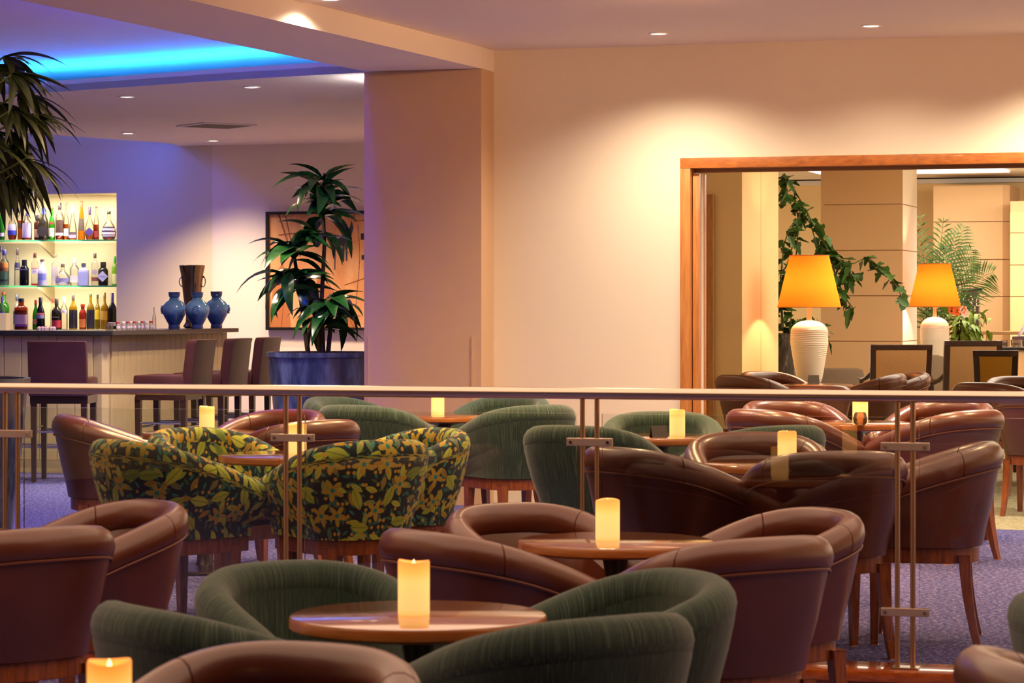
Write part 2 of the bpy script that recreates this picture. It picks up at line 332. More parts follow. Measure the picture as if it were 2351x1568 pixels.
# ---------------------------------------------------------------- floors
def lineat(o, d, x): return o+d*((x-o.x)/d.x)
fr = lambda off, z: [Vector((p.x, p.y, z)) for p in (Vector((RL.x, RL.y, 0))+RN*off-RD*6, Vector((RR.x, RR.y, 0))+RN*off+RD*4)]
fa, fb = fr(-.16, 0)
hb = Z(2310, 1216, 0)                          # where the blue carpet ends at the doorway
ha = WO+U*1.2-V*.02; hb2 = hb+U*3
MB().prism([(fa.x, fa.y), (fb.x, fb.y), (hb2.x, hb2.y), (hb.x, hb.y), (ha.x, ha.y), (ha.x-1.5, ha.y+1.0), (-1, 26.5), (-12, 29), (-14, 14)], -.3, 0).build('floor', M['carpet'], smooth=False)['kind'] = 'structure'
st(MB().prism([(ha.x, ha.y), (hb.x, hb.y), (hb2.x, hb2.y), (16, 12.5), (18, 36), (-1, 36), (-1, 26.5), (ha.x-1.5, ha.y+1.0)], -.3, -.001).build('hall_floor', M['hallcarpet'], smooth=False))
na, nb = fr(.10, 0)
n = MB(); n.prism([(fa.x, fa.y), (fb.x, fb.y), (nb.x, nb.y), (na.x, na.y)], -.035, .003); st(n.build('trim_1', M['nosing'], bevel=.006))
ra, rb = fr(.085, 0); n = MB(); n.prism([(fa.x, fa.y), (fb.x, fb.y), (rb.x, rb.y), (ra.x, ra.y)], LOW, -.036); st(n.build('trim_2', M['nosing'], smooth=False))
st(MB().prism([(ra.x, ra.y), (rb.x, rb.y), (12, -3), (-12, -3)], -.4, LOW).build('lower_floor', M['carpet'], smooth=False))

# ---------------------------------------------------------------- column, main wall, door frame
def quadprism(name, pts, z0, z1, mat, **k): return st(MB().prism([(p[0], p[1]) for p in pts], z0, z1).build(name, mat, smooth=False, **k))
wr = WO+U*9
co = quadprism('column', [K, KL, KL+V*1.2, K+V*1.2], 0, SOF, M['column'])
for s, w0 in ((K-U*.06, .012), (KL+U*.03, .008)):
    g = MB(); g.box((s.x-RN.x*0-V.x*.004, s.y-V.y*.004, .55), (w0, .006, 1.1), -TH); g.build('corner_guard', M['column'], co)
dl0 = W(1562.5); dl1 = W(1586); door_t = CAMZ+(700-363.3)/F*dl0.y; door_i = door_t-.062
wm = MB()
a0 = (WO-U*.06)
wm.prism([a0, dl0+U*.03, dl0+U*.03+V*.22, a0+V*.22], 0, CEIL); wm.prism([dl0+U*.03, wr, wr+V*.22, dl0+U*.03+V*.22], door_t-.03, CEIL)
st(wm.build('wall_back', M['wall'], smooth=False))
fm = (dl1-dl0).length
df = MB(); df.prism([dl0-V*.018, dl0+U*fm-V*.018, dl0+U*fm+V*.24, dl0+V*.24], 0, door_t-fm)
do = st(df.build('door_1', M['oak'], bevel=.003))
h = MB(); h.prism([dl0-V*.018, wr-V*.018, wr+V*.24, dl0+V*.24], door_t-fm+.001, door_t); h.build('door_head', M['oakh'], do, bevel=.003)
# folding partition stacked in the jamb: edge panels, each with hinges
jq = dl0+U*(fm+.002)
for i, (w_, dpt, m_) in enumerate(((.03, .12, 'oak'), (.015, .16, 'pink'), (.0, .19, 'oak'))):
    b = MB(); q = jq+V*(.03+.065*i)+U*.004; b.prism([q, q+U*(w_+.018*i+.01), q+U*(w_+.018*i+.01)+V*.06, q+V*.06], 0.004, door_t-fm-.03); b.build('folding_leaf', M[m_], do, bevel=.003)
hg = MB()
for z in (.35, .75, 1.15, 1.55, 1.95):
    q = jq+V*.225+U*.03; hg.tube([(q.x, q.y, z), (q.x, q.y, z+.07)], .006, 8)
hg.build('hinge_set', M['brass'], do)['kind'] = 'stuff'
tr = MB(); q0 = dl0+U*fm+V*.10; tr.prism([q0, q0+U*6, q0+U*6+V*.05, q0+V*.05], door_t-fm-.022, door_t-fm); tr.build('track', M['brass'], do)

# ---------------------------------------------------------------- ceilings
L0, R0 = ext(bl1, bl2, 12), ext(br1, br2, 12)
st(MB().prism([(bl1.x, bl1.y), (br1.x, br1.y), (R0.x, R0.y), (L0.x, L0.y)], SOF, REC+.1).prism([K, KL, KL+V*1.2, K+V*1.2], SOF+.001, REC+.1).build('beam', M['ceil'], smooth=False))
mid = lambda a, b: (a+b)/2
mL, mR = ext(mid(bl1, br1), mid(bl2, br2), 12), Vector((13, 12, 0))
st(MB().prism([mid(bl1, br1)+V*.25, K-U*.3+V*.4, WO+U*.3+V*.2, wr+V*.2, mR, mL], CEIL, CEIL+.12).build('ceiling', M['ceil'], smooth=False))
st(MB().prism([(-13, -1.5, 0), (13, -1.5, 0), (13, -1.7, 0), (-13, -1.7, 0)], LOW, 7).build('added_wall_front', plain('dark_light_absorber', '#3A2A1E', .6), smooth=False))  # added, unseen: blocks frontal light, dark so it bounces little
st(MB().prism([(-9, -1.5, 0), (9, -1.5, 0), (9, 3.6, 0), (-9, 3.6, 0)], 3.4, 3.6).build('added_ceiling_front', M['ceil'], smooth=False))  # added out of view to narrow the overhead opening and darken chair backs
st(MB().prism([(8.8, -1.5, 0), (9, -1.5, 0), (9, 13.9, 0), (8.8, 13.9, 0)], LOW, 6).build('added_wall_right', M['wall'], smooth=False))  # added, unseen: shuts out world light from the right
st(MB().prism([(-9, -1.5, 0), (-9.2, -1.5, 0), (-9.2, 30, 0), (-9, 30, 0)], LOW, 6).build('added_wall_left', M['wall'], smooth=False))  # unseen wall added so light falls only from above on this side
lip = [(900, 163.5), (836, 166.6), (730, 172), (640, 177), (555, 182), (440, 189.5), (333, 197), (240, 203.5), (148, 209.8), (33, 216), (-120, 223), (-320, 230)]
lp = [Z(a, b, SOF) for a, b in lip]
slot = [(-330, 286), (-100, 296.5), (107, 308.6), (180, 314), (250, 319), (320, 324), (370, 327.6), (395, 330.5), (406, 334)]
sl = [Z(a, b, SOF) for a, b in slot]
BW = P(440, 700, 25.15); BW.z = 0              # bar wall plane
be = hit(409, BW, U); bk = hit(487.5, BW, U)
pr = hit(1130, PW, U); pl = hit(480, PW, U)
lc = MB(); pts = [Vector((p.x, p.y, 0)) for p in lp]+[Vector((p.x, p.y, 0)) for p in sl]+[be+V*.05, bk+V*.05, pl+V*.1, pr+V*.1, K+V*1.1]
n = len(pts); lc.add([(p.x, p.y, SOF) for p in pts]+[(p.x, p.y, SOF+.05) for p in pts], [tuple(range(n))[::-1], tuple(range(n, 2*n))]+[(i, (i+1) % n, n+(i+1) % n, n+i) for i in range(n)])
st(lc.build('bar_ceiling', M['ceil'], smooth=False))
def ribbon(curve, off, z0, z1, th):            # upright strip following a ceiling edge
    m = MB(); q = [Vector((p.x, p.y, 0)) for p in curve]; A = []
    for i, p in enumerate(q):
        tt = (q[min(i+1, len(q)-1)]-q[max(i-1, 0)]).normalized(); nn = Vector((tt.y, -tt.x, 0)); A.append((p+nn*off, p+nn*(off+th)))
    for i in range(len(A)-1): m.prism([A[i][0], A[i+1][0], A[i+1][1], A[i][1]], z0, z1)
    return m
st(ribbon(lp, 0, SOF+.001, SOF+.082, .02).build('trim_3', M['ceil'], smooth=False))
ls = thing('cove_light_strip', 'blue light strip hidden behind the curved ceiling edge over the bar', 'light strip', (0, 0, 0))
ribbon(lp, .38, SOF+.051, SOF+.066, .012).build('light_strip', M['led'], ls, smooth=False)
ls2 = thing('wall_wash_light_strip', 'blue light strip in the ceiling slot above the bottle niche', 'light strip', (0, 0, 0))
ribbon(sl[:-1], -.075, SOF+.052, SOF+.066, .012).build('light_strip', M['ledwall'], ls2, smooth=False)
ls3 = thing('added_lip_light', 'added unseen blue light strip by the beam, tinting the curved ceiling edge', 'light strip', (0, 0, 0))  # added to throw blue onto the cove lip
q0, q1 = bl1+(bl2-bl1)*.5, bl1+(bl2-bl1)*1.2; nb_ = Vector((-(bl2-bl1).y, (bl2-bl1).x, 0)).normalized(); nb_ = nb_ if nb_.x < 0 else -nb_
MB().prism([q0+nb_*.004, q1+nb_*.004, q1+nb_*.018, q0+nb_*.018], SOF+.13, SOF+.145).build('light_strip', M['ledbeam'], ls3, smooth=False)
rc = MB(); rc.prism([mid(bl1, br1)+V*.5, pr+V*1.2, pl-U*12+V*1.5, (-14, 12, 0), mid(L0, R0)], REC, REC+.08); st(rc.build('recess_ceiling', M['ceil'], smooth=False))

# ---------------------------------------------------------------- walls of the bar
nz0, nz1 = 1.02, CAMZ+(700-443.5)/F*25.4
nR = hit(267.5, BW, U); bL = BW-U*5.6
wb = MB(); ed = bk+V*.0
wb.prism([nR, bk, bk+V*.9, nR+V*.9], 0, REC); wb.prism([bL, nR, nR+V*.9, bL+V*.9], nz1, REC); wb.prism([bL, nR, nR+V*.9, bL+V*.9], 0, nz0-.04)
wb.prism([bL+V*.42, nR+V*.42, nR+V*.9, bL+V*.9], nz0-.04, nz1)
st(wb.build('wall_bar', M['olive'], smooth=False))
st(MB().prism([bk+V*.0, pr, pr+V*.3, bk+V*.9], 0, SOF).build('wall_far', M['pink'], smooth=False))
st(MB().prism([K+V*1.2, K+V*1.2-U*.2, pr-U*.2, pr], 0, SOF).build('wall_partition', M['wall'], smooth=False))
rl = MB(); a = hit(600, PW, U)-V*.015; b2 = hit(900, PW, U)-V*.015; z = CAMZ-92/F*24.9; rl.prism([a, b2, b2+V*.02, a+V*.02], z-.05, z); st(rl.build('trim_4', M['pink'], smooth=False))
# back counter inside the niche
bc = MB(); bc.prism([bL-V*.05, nR-V*.05-U*.003, nR+V*.419-U*.003, bL+V*.419], nz0-.039, 1.06); tag(bc.build('back_counter', M['board'], smooth=False), 'pale back counter ledge under the lowest row of bottles', 'counter')
# ---------------------------------------------------------------- tub chairs
CH = .76
def plan():
    a, yf, y0, bq = .285, .27, -.02, .28; pts = []
    for i in range(9): pts.append((-a+.012*(1-i/8), yf+(y0-yf)*i/8))
    for i in range(1, 24):
        an = pi+pi*i/24; c, s = cos(an), sin(an); e = 2/2.5
        pts.append((a*abs(c)**e*(1 if c > 0 else -1), y0-bq*abs(s)**e))
    for i in range(9): pts.append((a-.012*(i/8), y0+(yf-y0)*i/8))
    return [Vector((x, y, 0)) for x, y in pts]
PL = plan(); NP = len(PL); PN = []
for i in range(NP):
    tt = (PL[min(i+1, NP-1)]-PL[max(i-1, 0)]).normalized(); PN.append(Vector((tt.y, -tt.x, 0)))
if PN[NP//2].y > 0: PN = [-n for n in PN]
AL = [0]
for i in range(1, NP): AL.append(AL[-1]+(PL[i]-PL[i-1]).length)
def hgt(i): t = max(0, (PL[i].y+.30)/.57); return CH-.165*t**1.2
def chair_meshes(kind):
    mat = M[kind]; rr = {'leather': .052, 'green': .053, 'floral': .052}[kind]; out = {}
    # shell
    m = MB(); prof_n = 0; rows = []
    for i in range(NP):
        h = hgt(i); zt = h-rr*1.75
        fl_ = 0 if kind == 'leather' else 1
        pr = [(-.036, .372), (-.024, .43), (.002+.006*fl_, .372+(zt-.372)*.5), (.022+.012*fl_, .372+(zt-.372)*.8), (.036+.012*fl_, zt), (.052*fl_+.012*(1-fl_), h-rr), (-.012-.036*fl_, h-rr), (-.030-.020*fl_, zt), (-.056, .60 if zt > .62 else zt-.02), (-.066, .50), (-.082, .395), (-.06, .372)]
        row = []; acc = 0; last = None
        for o, z in pr:
            p = PL[i]+PN[i]*o; q = Vector((p.x, p.y, z)); acc += 0 if last is None else (q-last).length; last = q
            row.append(len(m.v)); m.uv[len(m.v)] = (AL[i], acc+.372); m.v.append(tuple(q))
        rows.append(row)
    k = len(rows[0])
    for i in range(NP-1):
        for j in range(k-1): m.f.append((rows[i][j], rows[i][j+1], rows[i+1][j+1], rows[i+1][j]))
        m.f.append((rows[i][k-1], rows[i][0], rows[i+1][0], rows[i+1][k-1]))
    m.f.append(tuple(rows[0])); m.f.append(tuple(rows[-1][::-1])); out['backrest'] = m.mesh('backrest', mat)
    # padded roll along the top, rounded ends, seams on the leather one
    m = MB(); path = []
    dense = []
    for i in range(NP-1):
        for s in range(2): dense.append(i+s*.5)
    dense.append(NP-1); seams = (11.5, NP-12.5) if kind == 'leather' else ()
    def at(f):
        i = min(int(f), NP-2); u = f-i; return PL[i].lerp(PL[i+1], u), PN[i].lerp(PN[i+1], u), hgt(i)*(1-u)+hgt(i+1)*u, AL[i]*(1-u)+AL[i+1]*u
    ring = 14; secs = []
    for e in (0, 1):
        pass
    f0, f1 = dense[0], dense[-1]
    for a in (.05, .45, .8): secs.append((f0, sin(a*pi/2)*rr, -cos(a*pi/2)*rr*.9))
    for f in sorted(dense+[x for s in seams for x in (s-.09, s, s+.09)]):
        secs.append((f, rr*(.93 if f in seams else 1), 0))
    for a in (.8, .45, .05): secs.append((f1, sin(a*pi/2)*rr, cos(a*pi/2)*rr*.9))
    prev = None
    for n_, (f, r, ofs) in enumerate(secs):
        p, nn, h, al = at(f); tg = Vector((-nn.y, nn.x, 0))
        if ofs: 
            d_ = (PL[0]-PL[1]).normalized() if ofs < 0 else (PL[-1]-PL[-2]).normalized(); p = p+d_*abs(ofs)
        row = []
        for q in range(ring):
            an = 2*pi*q/ring; o = cos(an)*r*1.0; z = sin(an)*r*1.06
            row.append(len(m.v)); m.uv[len(m.v)] = (al, CH+q/ring*2*pi*rr*.8); v = p+nn*(o+.002); m.v.append((v.x, v.y, h-rr+z))
        if prev:
            for q in range(ring): m.f.append((prev[q], prev[(q+1) % ring], row[(q+1) % ring], row[q]))
        else: m.f.append(tuple(row[::-1]))
        prev = row
    m.f.append(tuple(prev)); out['padded_rim'] = m.mesh('padded_rim', mat)
    # piping under the roll and at the bottom edge
    m = MB(); m.tube([(PL[i]+PN[i]*.042).to_tuple()[:2]+(hgt(i)-rr*1.78,) for i in range(1, NP-1)], .0045, 6)
    if kind == 'leather': out['piping'] = m.mesh('piping', M['welt'])
    # cushion
    m = MB()
    m.lathe([(.9, .395), (.99, .41), (1.0, .44), (.97, .462), (.85, .475), (.4, .482), (0, .483)], 28, (0, .03, 0), 4, .222, .245)
    m.uv = {i: (v[0]*1.0, v[1]*1.0) for i, v in enumerate(m.v)}
    out['seat_cushion'] = m.mesh('seat_cushion', mat)
    # wooden apron
    pts = [PL[i]-PN[i]*.05 for i in range(0, NP)]
    m = MB(); m.prism([(p.x, p.y) for p in pts], .312, .371); out['apron'] = m.mesh('apron', M['chairwood'], smooth=False, bevel=.004)
    legs = []
    for sx, sy in ((-1, 1), (1, 1), (-1, -1), (1, -1)):
        m = MB(); pr = []; x, y = sx*.205, (.195 if sy > 0 else -.185)
        for q in range(6):
            f = q/5; w = .052-.02*f; bend = (.012*f+.045*f*f) if sy < 0 else .006*f
            cx, cy, z = x+sx*bend*.35, y+sy*bend, .345*(1-f); o = len(m.v)
            for ax, ay in ((-1, -1), (1, -1), (1, 1), (-1, 1)): m.v.append((cx+ax*w/2, cy+ay*w/2, z))
            if q:
                for j in range(4): m.f.append((o-4+j, o-4+(j+1) % 4, o+(j+1) % 4, o+j))
            else: m.f.append((0, 1, 2, 3))
        m.f.append((o+3, o+2, o+1, o)); legs.append(m.mesh('leg', M['chairwood'], smooth=False, bevel=.003))
    out['legs'] = legs; return out
CM = {k: chair_meshes(k) for k in ('leather', 'green', 'floral')}
GRP = {'leather': 'brown leather tub chairs', 'green': 'green striped tub chairs', 'floral': 'floral print tub chairs'}
def tub(kind, loc, face, label):
    """face: point the chair looks at"""
    d = Vector(face)-Vector(loc); rz = atan2(d.y, d.x)-pi/2
    r = thing('tub_chair', label, 'chair', loc, rz, GRP[kind]); c = CM[kind]
    for k in ('backrest', 'padded_rim', 'piping', 'seat_cushion', 'apron'):
        if k in c: link(k, c[k], r)
    for l in c['legs']: link('leg', l, r)
    r.scale = CSC; return r
# ---------------------------------------------------------------- tables and candles
def table_meshes(H):
    a = MB(); a.lathe([(.285, H-.034), (.296, H-.031), (.30, H-.026), (.30, H-.007), (.297, H-.002)], 56); ed = a.mesh('edge_band', M['tableedge'])
    a = MB(); a.lathe([(.0, H-.004), (.294, H-.004), (.2965, H-.001), (.294, H), (0, H)], 56); tp = a.mesh('tabletop', M['tablewood'])
    a = MB(); a.lathe([(.05, .02), (.035, .05), (.03, .12), (.03, H-.12), (.04, H-.06), (.12, H-.036), (.12, H-.033)], 20); pd = a.mesh('pedestal', M['darkwood'])
    a = MB(); a.lathe([(.21, 0), (.215, .008), (.205, .018), (.06, .034), (.0, .036)], 40); bs = a.mesh('base', M['darkwood']); return dict(tabletop=tp, edge_band=ed, pedestal=pd, base=bs)
TMS = {}
def table(loc, H, label, name='round_table'):
    if H not in TMS: TMS[H] = table_meshes(H)
    r = thing(name, label, 'table', loc, random.uniform(0, 6), 'round lounge tables')
    for k, m in TMS[H].items(): link(k, m, r)
    return r
def candle_mesh(seed, h=.128):
    rnd = random.Random(seed); m = MB(); n = 28; r = .037; ph = rnd.uniform(0, 6); rows = []
    def rim(a): return h*(1-.035*(.5+.5*sin(a*2+ph))-.02*max(0, sin(a+ph*2)))
    lv = [(r*.985, lambda a: 0), (r, lambda a: .003), (r, lambda a: h*.5), (r, lambda a: h*.8), (r, lambda a: rim(a)-.004), (r*.95, lambda a: rim(a)), (r*.86, lambda a: rim(a)-.003), (r*.8, lambda a: rim(a)-.014), (r*.5, lambda a: h-.022), (r*.05, lambda a: h-.024)]
    for rad, fn in lv:
        rows.append([len(m.v)+k for k in range(n)])
        for k in range(n): a = 2*pi*k/n; m.v.append((cos(a)*rad, sin(a)*rad, fn(a)))
    for i in range(len(rows)-1):
        for k in range(n): m.f.append((rows[i][k], rows[i][(k+1) % n], rows[i+1][(k+1) % n], rows[i+1][k]))
    m.f.append(tuple(rows[0][::-1])); m.f.append(tuple(rows[-1])); return m.mesh('wax_body', M['candle'])
CDM = [candle_mesh(i) for i in range(4)]
fl = MB(); fl.lathe([(.0, .0), (.004, .003), (.0055, .009), (.003, .018), (0, .026)], 10); t = NT('flame'); t.p(col=(1, .8, .4, 1), emc=(1, .72, .3, 1), ems=4); FLM = fl.mesh('flame_tip', t.m)
def candle(loc, label, s=1.0):
    r = thing('pillar_candle', label, 'candle', loc, random.uniform(0, 6), 'lit pillar candles'); r.scale = (s, s, s)
    link('wax_body', random.choice(CDM), r); f = link('flame_tip', FLM, r); f.location = (0, 0, .103)
    return r
def ring_of(tb, items, zf, dist=.5):
    """items: (kind, azimuth in degrees seen from above: 0 = to the right, 90 = away from the camera, distance, label)"""
    for kind, az, ds, lab in items:
        p = Vector((tb[0]+cos(R(az))*ds, tb[1]+sin(R(az))*ds, zf)); tub(kind, p, (tb[0]+random.uniform(-.04, .04), tb[1], zf), lab)
HL, HP = .70, .68
def tc(px, py, zt): q = Z(px, py, zt); return (q.x, q.y)
T = {}
T[0] = (X(251, 4.37), 4.37); T[1] = (X(960, 6.08), 6.08); T[2] = (X(1413, 8.0), 8.0); T[3] = (X(-160, 8.2), 8.2)
T[4] = (X(668, 10.85), 10.85); T[5] = (X(1792, 10.25), 10.25); T[6] = (X(1515, 12.35), 12.35); T[7] = (X(1965, 13.8), 13.8); T[8] = (X(1020, 14.7), 14.7); T[9] = (X(468, 12.75), 12.75)
low = {0, 1, 2, 3}
TL = {0: 'round wooden table at the bottom left, only its candle inside the picture', 1: 'round wooden table ringed by green chairs in the foreground', 2: 'round wooden table between brown leather chairs in front of the glass railing',
      3: 'round wooden table at the far left edge beside two dark leather chairs', 4: 'round wooden table among the floral print chairs', 5: 'round wooden table behind the railing encircled by glossy brown chairs',
      6: 'round wooden table with a dark tent card and candle', 7: 'round wooden table with a candle and small glass before the doorway', 8: 'round wooden table among green chairs beside the column', 9: 'round wooden table behind the floral chairs, nearest the bar'}
for k, (x, y) in T.items():
    table((x, y, LOW if k in low else 0), HL if k in low else HP, TL[k])
zl, zp = LOW+HL, HP
def cand(k, px, lab, s=1, dy=0):
    x, y = T[k]; candle((X(px, y+dy), y+dy, zl if k in low else zp), lab, s)
cand(0, 251, 'lit pillar candle at the bottom left edge of the picture'); cand(1, 950, 'lit pillar candle on the foreground table between green chairs')
cand(2, 1395, 'lit pillar candle on the table in front of the middle railing post'); cand(4, 683, 'lit pillar candle behind the left railing post, among floral chairs')
cand(5, 1807, 'lit pillar candle half hidden behind a glossy brown chair back'); cand(6, 1555, 'lit pillar candle beside the dark tent card'); cand(7, 1975, 'lit pillar candle just under the handrail by the doorway', 1.1)
cand(8, 1005, 'lit pillar candle in front of the column base'); cand(9, 475, 'lit pillar candle before the bar front')
L_, G_, F_ = 'leather', 'green', 'floral'
FIT = [
 (0, 'leather', 'R', 975, 1470, 'brown leather tub chair, its padded rim cut off by the bottom edge'),
 (1, 'green', 'L', 207, 1378, 'green tub chair at the left of the foreground table'),
 (1, 'green', 'R', 1595, 1405, 'green tub chair nearest the camera, back turned'),
 (1, 'green', 'L', 445, 1290, 'green tub chair behind the foreground table, its hollow facing us'),
 (1, 'green', 'R', 1693, 1303, 'green tub chair to the right of the foreground table'),
 (2, 'leather', 'L', 868, 1212, 'brown leather tub chair directly behind the foreground candle'),
 (2, 'leather', 'R', 1915, 1228, 'dark brown leather tub chair with its broad back at the lower right'),
 (2, 'leather', 'L', 1018, 1153, 'brown leather tub chair with creases in its lit inner back'),
 (2, 'leather', 'R', 1987, 1163, 'brown leather tub chair with a violet gleam inside its rim'),
 (3, 'leather', 'R', 265, 1205, 'very dark leather tub chair at the left edge of the picture'),
 (3, 'leather', 'R', 435, 1145, 'brown leather tub chair open towards the left edge'),
 (4, 'floral', 'L', 203, 1007, 'floral tub chair at the left of its table, arm sloping right'),
 (4, 'floral', 'R', 985, 1008, 'floral tub chair with its broad patterned back to us'),
 (4, 'floral', 'L', 337, 983, 'floral tub chair behind the others, open to the front'),
 (4, 'floral', 'R', 1080, 981, 'floral tub chair at the right, beside the green ones'),
 (5, 'leather', 'L', 1335, 1024, 'brown leather tub chair with a long sloping arm by the middle post'),
 (5, 'leather', 'R', 2085, 1040, 'brown leather tub chair with its rounded back to us at the right post'),
 (5, 'leather', 'L', 1570, 1003, 'brown leather tub chair behind the railing with its pale hollow towards us'),
 (5, 'leather', 'R', 2305, 1012, 'brown leather tub chair at the right, standing on splayed wooden legs'),
 (6, 'green', 'L', 1200, 980, 'green tub chair with a dark back right of the floral chairs'),
 (6, 'green', 'L', 1375, 957, 'green tub chair behind the tent card table'),
 (6, 'green', 'R', 1897, 975, 'green tub chair half hidden behind glossy leather chairs'),
 (7, 'leather', 'L', 1665, 938, 'brown leather tub chair at the left of the doorway table'),
 (7, 'leather', 'L', 1700, 916, 'brown leather tub chair close to the wooden door frame'),
 (7, 'leather', 'R', 2307, 940, 'brown leather tub chair at the right of the doorway table'),
 (7, 'leather', 'R', 2285, 913, 'brown leather tub chair on the far right of the doorway table'),
 (8, 'green', 'L', 728, 930, 'green tub chair in front of the blue planter'),
 (8, 'green', 'L', 695, 909, 'green tub chair half hidden, closest to the blue planter'),
 (8, 'green', 'R', 1323, 932, 'green tub chair before the cream wall, back towards us'),
 (8, 'green', 'R', 1265, 907, 'green tub chair against the cream wall'),
 (9, 'leather', 'L', 118, 950, 'brown leather tub chair behind the floral chairs, nearest the bar stools'),
 (9, 'leather', 'R', 750, 944, 'brown leather tub chair with a violet rim left of the green chairs'),
 (9, 'leather', 'R', 828, 962, 'brown leather tub chair behind the left railing post')]
CSC = (.90, .88, 1.012)
RIMV = {k: [Vector((v.co.x*CSC[0], v.co.y*CSC[1], v.co.z*CSC[2])) for v in CM[k]['padded_rim'].vertices]+[Vector((v.co.x*CSC[0], v.co.y*CSC[1], v.co.z*CSC[2])) for v in CM[k]['backrest'].vertices] for k in CM}
def fit(tb, kind, side, ex, ty, zf):
    near = ty-HY > (CAMZ-zf-.77)*F/tb[1]
    x = tb[0]+(-.4 if side == 'L' else .4); y = tb[1]+(-.35 if near else .35)
    for it in range(14):
        rz = atan2(tb[1]-y, tb[0]-x)-pi/2; c, s = cos(rz), sin(rz); e = []; top = 1e9
        for v in RIMV[kind]:
            wx, wy, wz = x+v.x*c-v.y*s, y+v.x*s+v.y*c, v.z+zf; e.append(CX+wx/wy*F); top = min(top, HY+(CAMZ-wz)/wy*F)
        ed = min(e) if side == 'L' else max(e)
        x += (ex-ed)*y/F*.8; y = y*(1+((top-HY)/(ty-HY)-1)*.8)
        lim = .50 if tb is T[5] else .62; y = max(tb[1]-lim, min(tb[1]+.62, y))
        dx, dy = x-tb[0], y-tb[1]; dd = hypot(dx, dy)
        if dd < .40:                            # keep the seat clear of the pedestal
            y = tb[1]+(-1 if near else 1)*sqrt(max(.0, .40**2-dx*dx)) if abs(dx) < .4 else y
    return x, y
POS = []
for k, kind, side, ex, ty, lab in FIT:
    zf = LOW if k in low else 0; x, y = fit(T[k], kind, side, ex, ty, zf); POS.append((k, side, round(x-T[k][0], 2), round(y-T[k][1], 2)))
    tub(kind, (x, y, zf), (T[k][0], T[k][1], zf), lab)
# chairs cut by the right edge
tub('leather', (1.15, 4.90, LOW), (2.1, 5.0, LOW), 'brown leather tub chair in the bottom right corner'); tub('green', (1.435, 5.85, LOW), (2.6, 6.0, LOW), 'green tub chair cut off by the right edge')

# ---------------------------------------------------------------- railing
RZ = CAMZ-.326
ra_, rb_ = rail(-260), rail(2800)
hr = MB(); hr.tube([Vector((ra_.x, ra_.y, RZ)).lerp(Vector((rb_.x, rb_.y, RZ)), i/12) for i in range(13)], .0215, 20)
rg = thing('glass_railing', 'stainless steel handrail on paired posts with clear glass panes', 'railing', (0, 0, 0))
hr.build('handrail', M['rail'], rg)
pst = [26, 672, 1354, 2078]; pc = [Vector((rail(p).x, rail(p).y, 0)) for p in pst]
step = (pc[3]-pc[0])/3; pc = [pc[0]-step]+pc+[pc[3]+step]
ang = atan2(RD.y, RD.x)
def piece(mesh, c): o = link(mesh.name, mesh, rg, c, (0, 0, ang)); return o
m = MB(); m.lathe([(.0095, .008), (.0095, RZ-.018)], 12); PM = m.mesh('post', M['brass'])
m = MB(); m.box((0, 0, 0), (.172, .022, .030)); BM_ = m.mesh('clamp_plate', M['clamp'], bevel=.003, smooth=False)
m = MB(); m.box((0, 0, .007), (.10, .07, .008)); FP = m.mesh('foot_plate', M['steel'], bevel=.002, smooth=False)
m = MB(); m.tube([(0, -.016, 0), (0, .016, 0)], .006, 10); BO = m.mesh('bolt', M['chrome'])
for c in pc:
    for s in (-.0275, .0275): piece(PM, c+RD*s)
    for z in (.795, .205):
        b = piece(BM_, c+Vector((0, 0, z))); b['label'] = 'brushed steel clamp holding the glass'
        for s in (-.07, .07): link('bolt', BO, b, (s, 0, 0))
    piece(FP, c)
span = step.length
m = MB(); m.box((0, 0, .50), (span-.10, .010, .80)); GP = m.mesh('glass_pane', M['glass'], smooth=False, bevel=.0015)
for i in range(len(pc)-1): piece(GP, (pc[i]+pc[i+1])/2)
# ---------------------------------------------------------------- small things on the tables
def tentcard(px, py, zt, w, h, label, dark='#2E2018', yaw=0, art=False):
    q = Z(px, py, zt); r = thing('tent_card', label, 'card', (q.x, q.y, zt), yaw)
    m = MB(); 
    for s in (-1, 1): m.add([(-w/2, s*.028, 0), (w/2, s*.028, 0), (w/2, 0, h), (-w/2, 0, h), (-w/2, s*.026, 0), (w/2, s*.026, 0), (w/2, 0, h-.003), (-w/2, 0, h-.003)], [(0, 1, 2, 3), (7, 6, 5, 4), (0, 4, 5, 1), (1, 5, 6, 2), (3, 7, 4, 0)])
    m.build('folded_card', plain('card_print', dark, .35), r, smooth=False); return r
tentcard(1512, 1004, zp, .075, .055, 'dark folded tent card standing left of the candle', yaw=.25)
q = Z(1972, 975, zp); g = MB(); g.lathe([(.022, 0), (.034, .012), (.038, .035), (.030, .06), (.026, .066), (.024, .064), (.034, .035), (.018, .006)], 20)
tag(g.build('votive_glass', glassy('votive', '#E8C89A', .1, .05)), 'small round glass in front of the doorway candle', 'glass').location = (q.x, q.y-.05, zp)
